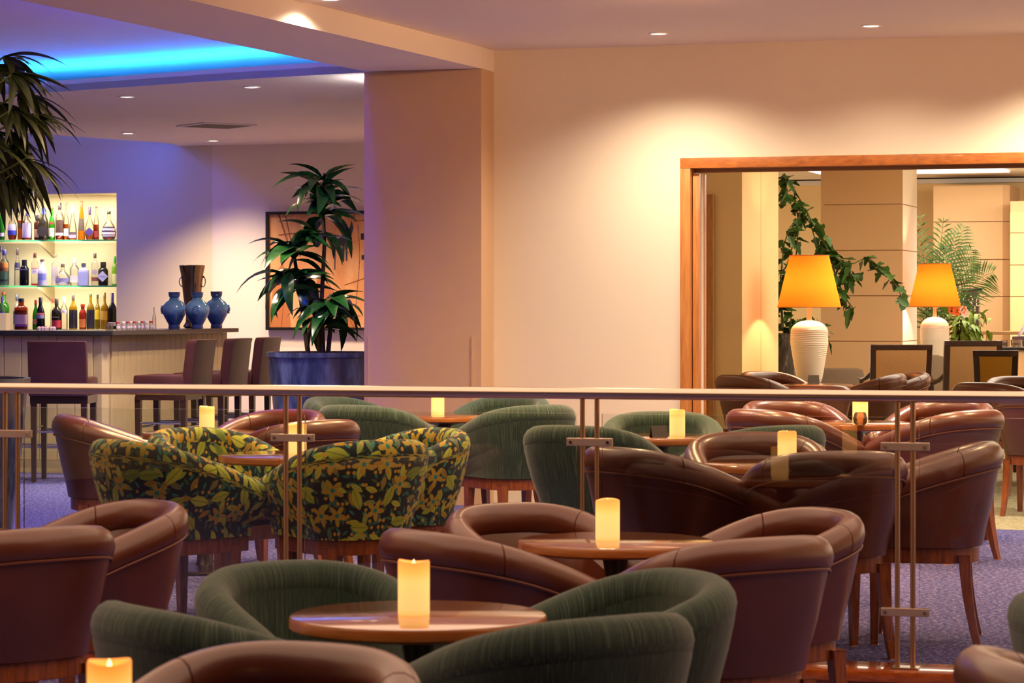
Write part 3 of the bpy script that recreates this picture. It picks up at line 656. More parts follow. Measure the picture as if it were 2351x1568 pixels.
# ---------------------------------------------------------------- bar counter
BT = 1.10
cB = Z(258.5, 760, BT); cC = Z(548.5, 752.9, BT); cB.z = cC.z = 0
FD = (cC-cB).normalized(); FN = Vector((FD.y, -FD.x, 0))    # right front direction, outward normal
cA = cB-U*3.2; bar = thing('bar_counter', 'panelled bar counter with a dark stone top', 'bar counter', (0, 0, 0))
inn = -FN*.55; cBi = cB+V*.62-U*.30
m = MB(); m.prism([cA, cB, cC, cC+inn, cBi, cA+V*.62], BT-.036, BT); m.build('worktop', M['granite'], bar, bevel=.006, smooth=False)
ins = .10
fB = cB-U*.03+V*ins-FN*.02; fB = cB+V*ins*.8-FN*ins; fC = cC-FN*ins-FD*.06; fA = cA+V*ins
m = MB(); m.prism([fA+V*.02, fB+V*.02, fC-FN*.02, fC+inn*.6, cBi-U*.05, cA+V*.5], 0, BT-.037); m.build('carcass', M['board'], bar, smooth=False)
def boards(a, b, w, nrm, sk):
    L = (b-a).length; d = (b-a).normalized(); n = int(L/w); w = L/n; bm_ = MB(); bm_.box((0, 0, 0), (w-.006, .014, BT-.037-.10)); me = bm_.mesh('board', M['board'], bevel=.003, smooth=False)
    for i in range(n):
        c = a+d*(w*(i+.5)); link('board', me, bar, (c.x+nrm.x*.008, c.y+nrm.y*.008, .10+(BT-.137)/2), (0, 0, atan2(d.y, d.x)))
    k = MB(); k.prism([a+nrm*.02, b+nrm*.02, b-nrm*.01, a-nrm*.01], 0, .098); k.build('plinth', M['board'], bar, smooth=False)
boards(fB+FD*.10, fC, .116, FN, 0); boards(fB-U*3.0, fB-U*.10, .145, -V, 0)
m = MB(); m.prism([fB-U*.10, fB-U*.02-V*.018, fB+FN*.022+FD*.02, fB+FD*.10, fB+V*.03], 0, BT-.038); m.build('corner_post', M['board'], bar, smooth=False)
m = MB(); a, b, c = fA-V*.16, fB-V*.14+FN*.12, fC+FN*.16; m.tube([(p.x, p.y, .215) for p in (a, b-U*.1, b+FD*.06, c)], .019, 12); m.build('foot_rail', M['chrome'], bar)
for q in (fB-U*.9, fB-U*2.0): m = MB(); m.tube([(q.x-V.x*.16, q.y-V.y*.16, .215), (q.x-V.x*.0, q.y-V.y*.0, .16)], .01, 8); m.build('rail_bracket', M['chrome'], bar)
# ---------------------------------------------------------------- bar stools (facing +Y)
def stool_parts():
    o = {}
    m = MB(); m.box((0, .0, .70), (.43, .44, .13)); o['seat'] = m.mesh('seat', M['stool'], bevel=.022)
    m = MB(); w = .215
    pr = [(-.17, .63), (-.185, .80), (-.21, 1.0), (-.222, 1.036)]
    for i, (y, z) in enumerate(pr):
        for x, yy in ((-w, y), (w, y), (w, y-.085), (-w, y-.085)): m.v.append((x, yy, z))
        if i:
            for j in range(4): m.f.append((4*i-4+j, 4*i-4+(j+1) % 4, 4*i+(j+1) % 4, 4*i+j))
    m.f += [(3, 2, 1, 0), (12, 13, 14, 15)]; o['backrest'] = m.mesh('backrest', M['stool'], bevel=.016)
    m = MB()
    for s in (-1, 1): m.box((s*.195, 0, .605), (.035, .40, .06)); m.box((0, s*.185, .605), (.40, .035, .06))
    o['frame'] = m.mesh('frame', M['darkwood'], smooth=False)
    m = MB(); m.bar((0, 0, .60), (0, 0, 0), .045, .045, Vector((0, 1, 0)), .032, .032); o['leg'] = m.mesh('leg', M['darkwood'], smooth=False)
    m = MB(); m.tube([(-.18, 0, 0), (.18, 0, 0)], .009, 10); o['rung'] = m.mesh('footrest', M['chrome']); return o
SP = stool_parts()
def stool(px, d, rz, lab):
    r = thing('bar_stool', lab, 'bar stool', (X(px, d), d, 0), rz, 'leather bar stools')
    for k in ('seat', 'backrest', 'frame'): link(k, SP[k], r)
    for x in (-1, 1):
        for y in (-1, 1): link('leg', SP['leg'], r, (x*.185, y*.185, 0))
    link('footrest', SP['rung'], r, (0, .185, .37)); link('footrest', SP['rung'], r, (0, -.185, .37), (0, 0, 0)); link('footrest', SP['rung'], r, (.185, 0, .40), (0, 0, pi/2)); link('footrest', SP['rung'], r, (-.185, 0, .40), (0, 0, pi/2))
fz = atan2(-FN.y, -FN.x)-pi/2
stool(147, 19.35, -.02, 'dark leather bar stool seen squarely from behind'); stool(-55, 19.6, -.5, 'dark leather bar stool cut off by the left edge')
stool(391, 20.05, fz, 'leather bar stool in profile, first of three along the bar side'); stool(477, 20.75, fz, 'leather bar stool in profile, middle one along the bar side'); stool(548, 21.5, fz, 'leather bar stool in profile, closest to the blue planter')
# ---------------------------------------------------------------- glass shelves
for z, nm, e in ((CAMZ+(700-549)/F*25.35, 'upper', ''), (CAMZ+(700-655.5)/F*25.35, 'lower', '')):
    s = thing('glass_shelf', 'green edged glass shelf carrying the %s row of bottles' % ('top' if nm == 'upper' else 'middle'), 'shelf', (0, 0, 0), 0, 'glass shelves in the niche')
    a, b = bL+V*.06, nR+V*.06-U*.004
    m = MB(); m.prism([a, b, b+V*.34, a+V*.34], z-.010, z); m.build('glass_plate', M['shelfglass'], s, smooth=False)
    m = MB(); m.prism([a-V*.004, b-V*.004, b-V*.0005, a-V*.0005], z-.013, z); e = m.build('front_edge', M['shelfedge'], s, smooth=False); e['label'] = 'bright green cut edge'
    for px in (-90, 78, 260):
        q = hit(px, BW, U); m = MB(); n_ = U*.010; p0, p1 = q+V*.10, q+V*.415
        m.add([tuple(p0-n_)[:2]+(z-.012,), tuple(p1-n_)[:2]+(z-.012,), tuple(p1-n_)[:2]+(z-.17,), tuple(p0-n_)[:2]+(z-.03,), tuple(p0+n_)[:2]+(z-.012,), tuple(p1+n_)[:2]+(z-.012,), tuple(p1+n_)[:2]+(z-.17,), tuple(p0+n_)[:2]+(z-.03,)],
              [(0, 1, 2, 3), (7, 6, 5, 4), (0, 3, 7, 4), (3, 2, 6, 7), (2, 1, 5, 6), (1, 0, 4, 5)]); m.build('bracket', M['board'], s, smooth=False)
# ---------------------------------------------------------------- bottles
GM = {}
def gmat(h, op=0.0):
    k = (h, op)
    if k not in GM: GM[k] = glassy('bottle_glass', h, op, .04, .8, .98)
    return GM[k]
PMAT = {}
def pm(h, rough=.5, metal=0):
    if (h, metal) not in PMAT: PMAT[(h, metal)] = plain('bottle_print', h, rough, metal, .04)
    return PMAT[(h, metal)]
SH = {  # (radius, height) as fractions
 'wine': [(.46, 0), (.5, .02), (.5, .56), (.46, .62), (.3, .69), (.19, .74), (.16, .80), (.15, .97), (.16, 1)],
 'spirit': [(.46, 0), (.5, .02), (.5, .58), (.47, .64), (.34, .70), (.2, .75), (.17, .80), (.17, 1)],
 'slim': [(.46, 0), (.5, .02), (.48, .48), (.40, .60), (.24, .72), (.18, .80), (.17, 1)],
 'cone': [(.47, 0), (.5, .02), (.42, .35), (.30, .65), (.2, .80), (.17, .86), (.17, 1)],
 'bell': [(.44, 0), (.5, .05), (.5, .24), (.40, .42), (.26, .56), (.17, .68), (.16, .78), (.16, 1)],
 'decanter': [(.30, 0), (.40, .03), (.5, .16), (.5, .32), (.42, .46), (.24, .60), (.13, .70), (.11, .82), (.11, 1)],
 'square': [(.48, 0), (.5, .02), (.5, .66), (.46, .71), (.24, .76), (.2, .80), (.2, 1)],
 'stout': [(.44, 0), (.48, .03), (.5, .30), (.5, .64), (.40, .72), (.25, .78), (.25, 1)],
 'jug': [(.46, 0), (.5, .03), (.5, .54), (.42, .64), (.26, .76), (.2, .86), (.2, 1)]}
def prof_r(pr, t):
    for (r0, z0), (r1, z1) in zip(pr, pr[1:]):
        if z0 <= t <= z1: return r0+(r1-r0)*((t-z0)/max(1e-6, z1-z0))
    return pr[-1][0]
def letters(par, txt, size, loc, mat, tilt=0):
    c = bpy.data.curves.new('lettering', 'FONT'); c.body = txt; c.size = size; c.align_x = 'CENTER'; c.align_y = 'CENTER'; c.extrude = .0004
    tmp = bpy.data.objects.new('tmp', c); COL.objects.link(tmp); dg = bpy.context.evaluated_depsgraph_get(); me = bpy.data.meshes.new_from_object(tmp.evaluated_get(dg)); bpy.data.objects.remove(tmp); me.materials.clear(); me.materials.append(mat); me.name = 'lettering'
    return link('lettering', me, par, loc, (pi/2, tilt, 0))
def bottle(cx, top, w, shape, glass, lab, z, base_py, d, liq=None, label=None, cap=('#222222', .15), op=0.0, name='bottle', cat='bottle', text=None, extra=None):
    """pixel centre, pixel top and pixel width of the bottle, standing at height z at depth d"""
    px_m = d/F; h = (base_py-top)*px_m; wd = w*px_m; r = thing(name, lab, cat, (X(cx, d), d, z), 0, 'bottles on the bar shelves')
    pr = SH[shape]; n = 20; sup = 7 if shape == 'square' else 0; sy = .75 if shape in ('square', 'decanter') else 1
    P_ = [(a*wd, b*h) for a, b in pr]
    m = MB(); m.lathe(P_, n, sup=sup, sy=sy); m.build('glass_body', gmat(glass, op), r)
    if liq:
        lv, lc = liq; pp = [(a*wd*.93, .004+b*h) for a, b in pr if b < lv]+[(prof_r(pr, lv)*wd*.93, lv*h)]
        m = MB(); m.lathe(pp, n, sup=sup, sy=sy); m.build('liquid', gmat(lc, .35), r)
    if cap:
        cc, cl = cap; m = MB(); rc_ = prof_r(pr, 1-cl*.5)*wd*1.12+.001; m.lathe([(rc_, h*(1-cl)), (rc_*1.02, h*(1-cl*.9)), (rc_*.98, h-.001), (rc_*.9, h+.001)], 16); m.build('cap', pm(cc, .35), r)
    if label:
        for (lc, a, b, kind) in ([label] if isinstance(label[0], str) else label):
            m = MB(); arc = 1.05 if kind != 'wrap' else pi; rows = []
            for t_ in (a, (a+b)/2, b):
                rr = prof_r(pr, t_)*wd+.0012; row = []
                for q in range(13):
                    an = -pi/2-arc+2*arc*q/12; x, y = cos(an), sin(an)
                    if sup: k = (abs(x)**sup+abs(y)**sup)**(-1/sup); x *= k; y *= k
                    row.append(len(m.v)); m.v.append((x*rr, y*rr*sy, t_*h))
                rows.append(row)
            if kind == 'diamond' or kind == 'disc':
                m = MB(); k = 4 if kind == 'diamond' else 20; zc = (a+b)/2*h; hz = (b-a)/2*h; rr = prof_r(pr, (a+b)/2)*wd
                pts = [(sin(2*pi*i/k)*hz*(1.0 if kind == 'diamond' else 1), -sqrt(max(1e-6, (rr*sy)**2-(sin(2*pi*i/k)*hz*sy)**2*(0 if sup else 1)))-.003, zc+cos(2*pi*i/k)*hz) for i in range(k)]
                y0 = min(p[1] for p in pts); m.add([(p[0], y0, p[2]) for p in pts]+[(p[0], y0+.002, p[2]) for p in pts], [tuple(range(k)), tuple(range(k, 2*k))[::-1]]+[(i, (i+1) % k, k+(i+1) % k, k+i) for i in range(k)])
            else:
                for i in range(2):
                    for q in range(12): m.f.append((rows[i][q], rows[i][q+1], rows[i+1][q+1], rows[i+1][q]))
            m.build('paper_label', pm(lc, .6), r)
    for tx in (text or []):
        body, size, tz, tcol, tilt = tx; letters(r, body, size, (0, -prof_r(pr, tz)*wd*sy-.006, tz*h), pm(tcol, .5), tilt)
    return r
z1, z2, z3 = CAMZ+(700-548.6)/F*25.35, CAMZ+(700-655)/F*25.35, 1.061
AMB, ORG, RED = '#C8641A', '#E07A20', '#B8401C'
C = '#F4F2EA'
row1 = [(4, 469, 14, 'spirit', '#2E8A2A', 'green bottle cut by the left edge on the top shelf', None, ('#D8C8C8', .1, .2, 'p'), ('#2A2420', .16), .5),
 (28, 471, 22, 'decanter', C, 'clear decanter bottle with a blue and lilac label, second on the top shelf', (.3, AMB), [('#B8A8CC', .28, .46, 'p'), ('#3A48B8', .14, .28, 'p')], ('#4A4884', .14), 0),
 (49, 472, 16, 'square', C, 'whisky bottle with a slanted dark label', (.58, ORG), ('#4A2E1A', .34, .52, 'p'), ('#3C3A50', .18), 0),
 (62, 487, 23, 'spirit', C, 'pale lilac labelled bottle in front of the whisky', (.2, AMB), ('#C4B0D0', .08, .62, 'p'), ('#4A4478', .12), 0),
 (86, 491, 16, 'stout', '#4A2A1C', 'short dark bottle with a peach label', None, ('#C89878', .1, .42, 'p'), ('#2A201C', .26), .6),
 (100, 475, 23, 'jug', '#3A3422', 'dark round shouldered bottle with a blue neck band', None, ('#3A3028', .1, .44, 'disc'), ('#4C58B8', .24), .7),
 (119, 473, 15, 'slim', '#38A01E', 'bright green long necked bottle with a red seal', None, [('#E4DCC0', .10, .36, 'p'), ('#C83030', .46, .56, 'disc')], ('#7A4028', .07), .45),
 (137, 464, 20, 'spirit', C, 'bottle with a large brown label over orange spirit', (.5, RED), [('#4C3028', .2, .54, 'p'), ('#E0C0CC', .12, .19, 'p')], ('#241C1C', .18), 0),
 (152, 462, 12, 'slim', C, 'slender clear bottle with a white label and red stopper', (.42, ORG), ('#F2EEF0', .10, .30, 'p'), ('#A04A40', .06), 0),
 (167, 466, 20, 'bell', C, 'tall clear bottle with a lilac sleeve on its neck', (.12, ORG), [('#5C4450', .14, .22, 'p'), ('#9A90B8', .05, .14, 'p')], ('#8078A8', .26), 0),
 (187, 460, 17, 'cone', '#F0A01C', 'very tall tapering bottle of yellow liqueur', (.84, '#E8A018'), ('#4A3A30', .24, .55, 'p'), ('#8A5A30', .16), .25),
 (206, 473, 22, 'decanter', C, 'clear bottle with a dark blue diamond label', (.22, AMB), ('#3A2470', .10, .38, 'diamond'), ('#3C2A5C', .24), 0),
 (221, 472, 13, 'slim', C, 'narrow bottle of red liquid with a red stopper', (.46, RED), ('#7A2020', .08, .26, 'p'), ('#A02018', .05), 0),
 (250, 483, 34, 'decanter', C, 'wide flask with a dark crest label at the end of the top shelf', (.30, '#A84A14'), [('#2A1C48', .08, .46, 'p'), ('#C0AED0', .12, .40, 'p')], ('#1C1818', .10), 0)]
for b in row1: bottle(b[0], b[1], b[2], b[3], b[4], b[5], z1, 548.6, 25.72, b[6], b[7], b[8], b[9])
row2 = [(3, 565, 14, 'spirit', C, 'clear bottle with an amber label at the left end of the middle shelf', (.3, '#9ADCC4'), ('#C87A28', .34, .6, 'p'), ('#34344C', .14), 0),
 (10, 573, 23, 'spirit', C, 'pale aqua bottle with an orange crest label', (.5, '#A8DCC8'), [('#D0822C', .5, .64, 'p'), ('#8A5424', .40, .5, 'p'), ('#3A2430', .12, .17, 'p')], ('#2A2460', .16), 0),
 (40, 570, 15, 'slim', C, 'slim clear bottle with a navy band and dark neck', None, [('#3A3A60', .48, .62, 'p'), ('#5A5A84', .42, .45, 'p')], ('#3A2430', .18), .06),
 (56, 596, 21, 'stout', '#101018', 'black fluted gin bottle with lilac lettering', None, None, ('#14141A', .24), .95, [('BULLDOG', .017, .62, '#9A98E0', 0)]),
 (80, 580, 15, 'square', C, 'clear square bottle with a white 24 label and red base', None, [('#F2E4E8', .36, .50, 'p'), ('#D8908C', .50, .54, 'p'), ('#D81C10', .01, .06, 'p')], ('#4A1C1C', .15), .05, [('24', .028, .43, '#181418', 0)]),
 (97, 595, 21, 'jug', '#CFC8E8', 'frosted lilac and white jug shaped bottle', None, ('#7E84CC', .20, .46, 'p'), ('#6A3A4A', .07), .85),
 (127, 584, 17, 'square', C, 'square clear bottle printed with grey script', None, ('#CFC0B4', .1, .62, 'p'), ('#8A7C74', .05), .08),
 (144, 605, 36, 'decanter', C, 'wide clear decanter with a violet arched label', None, ('#9488BC', .08, .34, 'p'), ('#5C4438', .16), .06),
 (171, 592, 22, 'spirit', C, 'clear bottle with a tall silver stopper', None, ('#DCD4D0', .12, .36, 'p'), ('#A89CA4', .22), .05),
 (192, 604, 23, 'square', '#B8B4DC', 'lilac patterned square gin bottle', None, ('#9C98D0', .02, .62, 'p'), ('#4A4458', .14), .8),
 (218, 581, 15, 'square', C, 'clear square bottle with a round seal and brown band', None, [('#A08CA0', .34, .50, 'disc'), ('#7A3A2C', .14, .26, 'p')], ('#4A2E28', .15), .05),
 (237, 601, 23, 'stout', '#1E1612', 'black apothecary style gin bottle with a lilac diamond label', None, ('#B0A4D0', .15, .62, 'diamond'), ('#221A1A', .20), .95, [("HENDRICK'S", .011, .385, '#4A3A78', 0)]),
 (264, 588, 14, 'spirit', '#8ABE30', 'green bottle half hidden by the niche side on the middle shelf', None, ('#D8D090', .06, .40, 'p'), ('#3A8A1C', .22), .55)]
for b in row2: bottle(b[0], b[1], b[2], b[3], b[4], b[5], z2, 655.2, 25.72 if b[0] not in (3,) else 25.84, b[6], b[7], b[8], b[9], text=b[10] if len(b) > 10 else None)
row3 = [(9, 672, 25, 'spirit', '#3E9A2A', 'green bottle with a brown cap at the left of the lowest row', (.5, '#3A2A1C'), None, ('#7A3018', .08), .3),
 (5, 682, 14, 'slim', C, 'clear bottle with a lilac cap behind the pale square lantern', None, ('#3A48C0', .44, .52, 'p'), ('#6C60B0', .18), .06),
 (39, 678, 17, 'spirit', C, 'clear bottle with a slate cap behind the square amber decanter', None, ('#4A4850', .15, .52, 'p'), ('#2E3044', .18), .1),
 (49, 686, 29, 'square', '#B0481C', 'square amber decanter with a beige label and flat dark stopper', (.62, '#A0380F'), [('#C8A098', .16, .48, 'p'), ('#7A4CC0', .10, .13, 'p')], ('#2A2838', .12), .15),
 (82, 690, 15, 'slim', '#3E9C1C', 'green bottle with a red banded cap and orange label', None, ('#D09458', .18, .36, 'p'), ('#B84030', .16), .5),
 (93, 684, 21, 'slim', '#120E14', 'near black cream liqueur bottle with a red arched label', None, [('#B84048', .45, .52, 'p'), ('#8E8AA8', .34, .45, 'p')], ('#222638', .18), .95, [('BAILEYS', .014, .485, '#F4D8C8', 0)]),
 (130, 687, 24, 'wine', '#2E2412', 'dark brown bottle with a red triangular label', (.5, '#1C120A'), ('#C83840', .06, .30, 'p'), ('#2C2820', .22), .6, [('Tia Maria', .016, .40, '#E8E0D0', 0)]),
 (120, 686, 10, 'slim', C, 'slim bottle with a red cap behind the dark brown one', None, None, ('#C8342C', .14), .06),
 (147, 682, 17, 'spirit', C, 'clear spirit bottle with a silver cap and white label', None, ('#E8DCEC', .5, .58, 'p'), ('#A8A0B8', .20), .06),
 (168, 675, 19, 'wine', '#B88A10', 'olive wine bottle with a black pictorial label, left of the pair', None, [('#1A1626', .03, .54, 'wrap')], ('#4A4038', .2), .45),
 (190, 699, 17, 'stout', '#A03018', 'short red bottle with an orange label', None, ('#D07838', .08, .40, 'p'), ('#B03020', .12), .6),
 (208, 675, 18, 'wine', '#9A7A14', 'olive wine bottle with a black pictorial label, right of the pair', None, [('#181830', .03, .54, 'wrap')], ('#3C3828', .09), .45),
 (224, 678, 13, 'wine', '#A88A10', 'yellow green wine bottle with an open neck', (.28, '#3A2010'), ('#C8A818', .28, .56, 'p'), ('#3A3028', .12), .35),
 (240, 673, 17, 'wine', '#A87A12', 'honey coloured bottle with scattered white print', (.2, '#2A1A0E'), ('#B88A20', .26, .5, 'p'), ('#6A4A28', .16), .45),
 (258, 674, 19, 'wine', '#14100E', 'black wine bottle with a blue foil neck at the niche corner', None, ('#CDC0DC', .10, .20, 'p'), ('#4A3F94', .28), .95)]
for i, b in enumerate(row3):
    back = b[0] in (9, 39, 120, 224); dd = 25.80 if back else 25.60
    bottle(b[0], b[1], b[2], b[3], b[4], b[5], z3, 757.0-(z3-1.061), dd, b[6], b[7], b[8], b[9], text=b[10] if len(b) > 10 else None)
# pale square lantern candle on the bar, shot glasses, little jars, bottle at the right
r = thing('square_lantern', 'pale square candle block standing at the left end of the bar top', 'candle', (X(10, 20.6), 20.6, BT), TH*-1); m = MB(); m.box((0, 0, .068), (.072, .072, .136)); m.build('wax_block', plain('cream_wax', '#F0D0A0', .6, ems=.35), r, bevel=.004, smooth=False)
jx = [(271, 738), (283, 738), (294, 737), (300, 738), (308, 737), (318, 738), (326, 738), (335, 737), (347, 737)]
for i, (px, ty) in enumerate(jx):
    d = 20.55+.9*(px-271)/76; s = d/F*10
    r = thing('mini_jar', 'tiny lidded jar, %s from the left in the bar row' % 'first second third fourth fifth sixth seventh eighth ninth'.split()[i], 'jar', (X(px, d), d, BT), 0, 'row of tiny jars on the bar')
    m = MB(); m.lathe([(s*.40, 0), (s*.44, .004), (s*.44, .045), (s*.36, .052)], 14); m.build('glass_body', gmat('#F0E4DC', .3), r)
    m = MB(); m.lathe([(s*.445, .016), (s*.445, .034)], 14); m.build('paper_label', pm('#E8DCF0'), r)
    m = MB(); m.lathe([(s*.42, .053), (s*.44, .055), (s*.44, .066), (s*.4, .068)], 14); m.build('lid', pm('#C03840' if i % 2 == 0 else '#F0EEF4'), r)
for i, px in enumerate((248, 256)):
    d = 20.35; m = MB(); m.lathe([(.012, 0), (.017, .06), (.016, .06), (.011, .008)], 14); o = m.build('shot_glass', gmat('#D8CCC0', .1)); o.location = (X(px, d), d, BT); tag(o, 'empty shot glass %s the black wine bottle' % ('left of' if i == 0 else 'just under'), 'glass', 'shot glasses on the bar')
for i, px in enumerate((90, 98, 105, 117, 123)):
    d = 20.5; m = MB(); m.lathe([(.016, 0), (.02, .02), (.008, .03), (.013, .034)], 8); o = m.build('sweet_wrapper', pm('#F0D4DC')); o.location = (X(px, d), d, BT); tag(o, 'pinkish white wrapped sweet, %s from the left on the bar' % 'first second third fourth fifth'.split()[[90,98,105,117,123].index(px)], 'sweet', 'wrapped sweets on the bar')
bottle(354, 705, 9, 'slim', C, 'clear empty bottle with a white cap beside the blue vases', BT, 755, 21.6, None, None, ('#E8E4F0', .22), .05)
# vases
r = thing('bronze_vase', 'tall metallic bronze vase with flared rim and ring handles', 'vase', (X(441, 22.75), 22.75, BT)); k = 22.75/F
m = MB(); m.lathe([(16*k, 0), (21*k, .012), (15*k, .05), (14*k, .10), (20*k, 70*k), (24*k, 105*k), (26*k, 125*k), (30*k, 143*k), (28.5*k, 144*k), (24*k, 125*k), (20*k, 100*k), (0, .12)], 32); m.build('vase_body', M['bronzeglaze'], r)
for s, yy in ((-.68, -.6), (1.02, 0)):
    m = MB(); c = Vector((s*25*k, yy*24*k, 106*k)); m.tube([c+Vector((cos(a)*10.5*k*(1 if s < 0 else .5), -.01+sin(a)*.01, sin(a)*12*k)) for a in [2*pi*i/20 for i in range(20)]], 1.1*k, 8, True); m.build('ring_handle', M['bronzeglaze'], r)
    m = MB(); m.lathe([(0, 0), (4*k, 1*k), (2*k, 5*k), (0, 6*k)], 10, (c.x, c.y+.006, 114*k)); m.build('handle_knob', M['bronzeglaze'], r)
for px, d, lab, az in ((400, 21.95, 'blue glazed vase on the left of the trio', pi), (453, 21.85, 'blue glazed vase in the middle of the trio with a medallion facing us', -pi/2), (497, 22.45, 'blue glazed vase on the right of the trio', 0)):
    k = d/F; r = thing('blue_vase', lab, 'vase', (X(px, d), d, BT), 0, 'blue vases on the bar')
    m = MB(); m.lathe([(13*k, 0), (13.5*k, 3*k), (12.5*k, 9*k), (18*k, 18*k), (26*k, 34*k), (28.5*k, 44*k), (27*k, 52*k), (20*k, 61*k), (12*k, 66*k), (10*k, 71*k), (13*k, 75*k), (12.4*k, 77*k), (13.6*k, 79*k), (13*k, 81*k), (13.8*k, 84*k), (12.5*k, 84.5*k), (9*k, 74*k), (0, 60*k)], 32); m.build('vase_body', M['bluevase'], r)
    m = MB(); c = Vector((cos(az)*28*k, sin(az)*28*k, 44*k)); ax = Vector((cos(az), sin(az), .0)); sd = Vector((-sin(az), cos(az), 0))
    for q in range(12): a = 2*pi*q/12; p = c+sd*cos(a)*6.5*k+Vector((0, 0, sin(a)*8.5*k)); m.lathe([(0, -2*k), (1.7*k, -1*k), (2*k, 0), (1.7*k, 1*k), (0, 2*k)], 8, p)
    for q in range(5): a = 2*pi*q/5; p = c+ax*1.2*k+sd*cos(a)*3*k+Vector((0, 0, sin(a)*3.6*k)); m.lathe([(0, -2.4*k), (2*k, -1.2*k), (2.4*k, 0), (2*k, 1.2*k), (0, 2.4*k)], 8, p)
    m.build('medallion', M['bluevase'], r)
# ---------------------------------------------------------------- picture
d = 24.93; a = hit(612.5, PW-V*.065, U); b = a+U*1.95; zb, zt = CAMZ-57.5/F*24.9, CAMZ+213.5/F*24.9
pic = thing('framed_painting', 'abstract tan painting in a thin black frame', 'painting', (a.x, a.y, zb), -TH); Wd, Hd = 1.95, zt-zb
m = MB(); fw = .026
m.box((Wd/2, -.01, fw/2), (Wd, .045, fw)); m.box((Wd/2, -.01, Hd-fw/2), (Wd, .045, fw)); m.box((fw/2, -.01, Hd/2), (fw, .045, Hd-2*fw)); m.box((Wd-fw/2, -.01, Hd/2), (fw, .045, Hd-2*fw)); m.build('frame', M['black'], pic, smooth=False)
t = NT('canvas_paint'); v = t.coord('Object', (3, 1, .8)); f = t.noise(v, 2.5, 5, .6); g = t.noise(t.coord('Object', (1, 1, 1)), 1.4, 2)
t.p(col=t.mix(t.math('MULTIPLY', g, .7), t.ramp(f, [(.35, lin('#C4783E')), (.55, lin('#D8985E')), (.7, lin('#E4AC7C'))]), lin('#E0AC7E')), rough=.85, spec=.1)
m = MB(); m.box((Wd/2, .005, Hd/2), (Wd-.02, .012, Hd-.02)); m.build('canvas', t.m, pic, smooth=False)
def flat(pts, mat, nm, y=-.0025):
    m = MB(); n = len(pts); m.add([(p[0], y, p[1]) for p in pts]+[(p[0], y+.002, p[1]) for p in pts], [tuple(range(n)), tuple(range(n, 2*n))[::-1]]+[(i, (i+1) % n, n+(i+1) % n, n+i) for i in range(n)]); return m.build(nm, mat, pic, smooth=False)
px2 = lambda px, py: ((px-612.5)/F*24.85/cos(TH)*1.03, (757.5-py)/F*24.9)
ink = pm('#2C2A34', .6); brn = pm('#B06A34', .7); lgt = pm('#E8C4A0', .7); ln = pm('#8A4A24', .7)
flat([px2(*p) for p in ((766, 552), (778, 548), (800, 528), (806, 508), (810, 525), (803, 552), (797, 560), (796, 600), (793, 600), (791, 556), (789, 602), (786, 602), (783, 562), (776, 557), (770, 566), (769, 620), (767, 620))], ink, 'paint_drip')
flat([px2(*p) for p in ((620, 757), (628, 640), (650, 600), (664, 700), (668, 752))], brn, 'paint_field'); flat([px2(*p) for p in ((690, 752), (730, 640), (752, 655), (775, 690), (800, 700), (818, 752))], brn, 'paint_field')
for p, q, w_ in (((640, 492), (662, 560), 4), ((655, 492), (676, 590), 3), ((640, 540), (690, 535), 3), ((700, 752), (742, 632), 2), ((742, 632), (812, 752), 2), ((646, 752), (652, 690), 2), ((812, 492), (812, 510), 2), ((812, 510), (834, 508), 2), ((790, 655), (834, 640), 2)):
    A, B = Vector((*px2(*p), 0)), Vector((*px2(*q), 0)); n_ = Vector((-(B-A).y, (B-A).x, 0)).normalized()*w_/F*12; flat([tuple((A+n_))[:2], tuple((B+n_))[:2], tuple((B-n_))[:2], tuple((A-n_))[:2]], ln, 'drawn_line', -.003)
for i in range(7): x, y = px2(684, 698+i*9); flat([(x, y), (x+.05, y), (x+.05, y+.012), (x, y+.012)], lgt, 'ladder_rung', -.004)
dots = MB()
for i in range(46): x, y = px2(820+4*sin(i*.1), 520+i*4.1); dots.box((x, -.003, y), (.008, .002, .008))
o = dots.build('dotted_line', ink, pic, smooth=False); o['kind'] = 'stuff'
for py, s in ((545, .06), (592, .045)): x, y = px2(833, py); flat([(x-s/2, y-s/2), (x+s/2, y-s/2), (x+s/2, y+s/2), (x-s/2, y+s/2)], ink, 'black_mark')
# ---------------------------------------------------------------- planters and plants
def planter(px, d, lab, w=.80, h=.95):
    r = thing('glazed_planter', lab, 'planter', (X(px, d), d, 0), 0, 'blue glazed planters')
    m = MB(); w/=2; m.lathe([(w*.72, 0), (w*.74, .02), (w*.86, h*.5), (w*.97, h*.955), (w*1.0, h*.965), (w*1.0, h), (w*.94, h), (w*.93, h*.9), (w*.9, h*.86)], 48); m.build('pot', M['pot'], r)
    m = MB(); m.lathe([(w*.925, h*.9), (0, h*.915)], 32); m.build('soil', M['soil'], r); return r
pD = 19.4; pl2 = planter(740, pD, 'big blue glazed planter beside the column', .83, CAMZ-108/F*pD)
pl1 = planter(-128, 12.3, 'big blue glazed planter at the left edge behind the railing', .80, CAMZ-168/F*12.3)
def leafmesh(L, w, curl, fold, seg=7, tipp=.5, base=.25):
    m = MB(); z = 0; x = 0; an = .0; st_ = L/seg
    for i in range(seg+1):
        t_ = i/seg; ww = w*(sin(pi*min(1, (t_*(1-base)+base)))**.8 if t_ < 1 else .02); ww = w*max(.03, (min(1, base+t_*2.4))*(1-t_**2.2))
        for q in (-1, 0, 1): m.v.append((q*ww/2, x, z+abs(q)*fold*ww))
        if i: 
            o = 3*i-3; m.f += [(o, o+1, o+4, o+3), (o+1, o+2, o+5, o+4)]
        an -= curl/seg; x += cos(an)*st_; z += sin(an)*st_
    return m
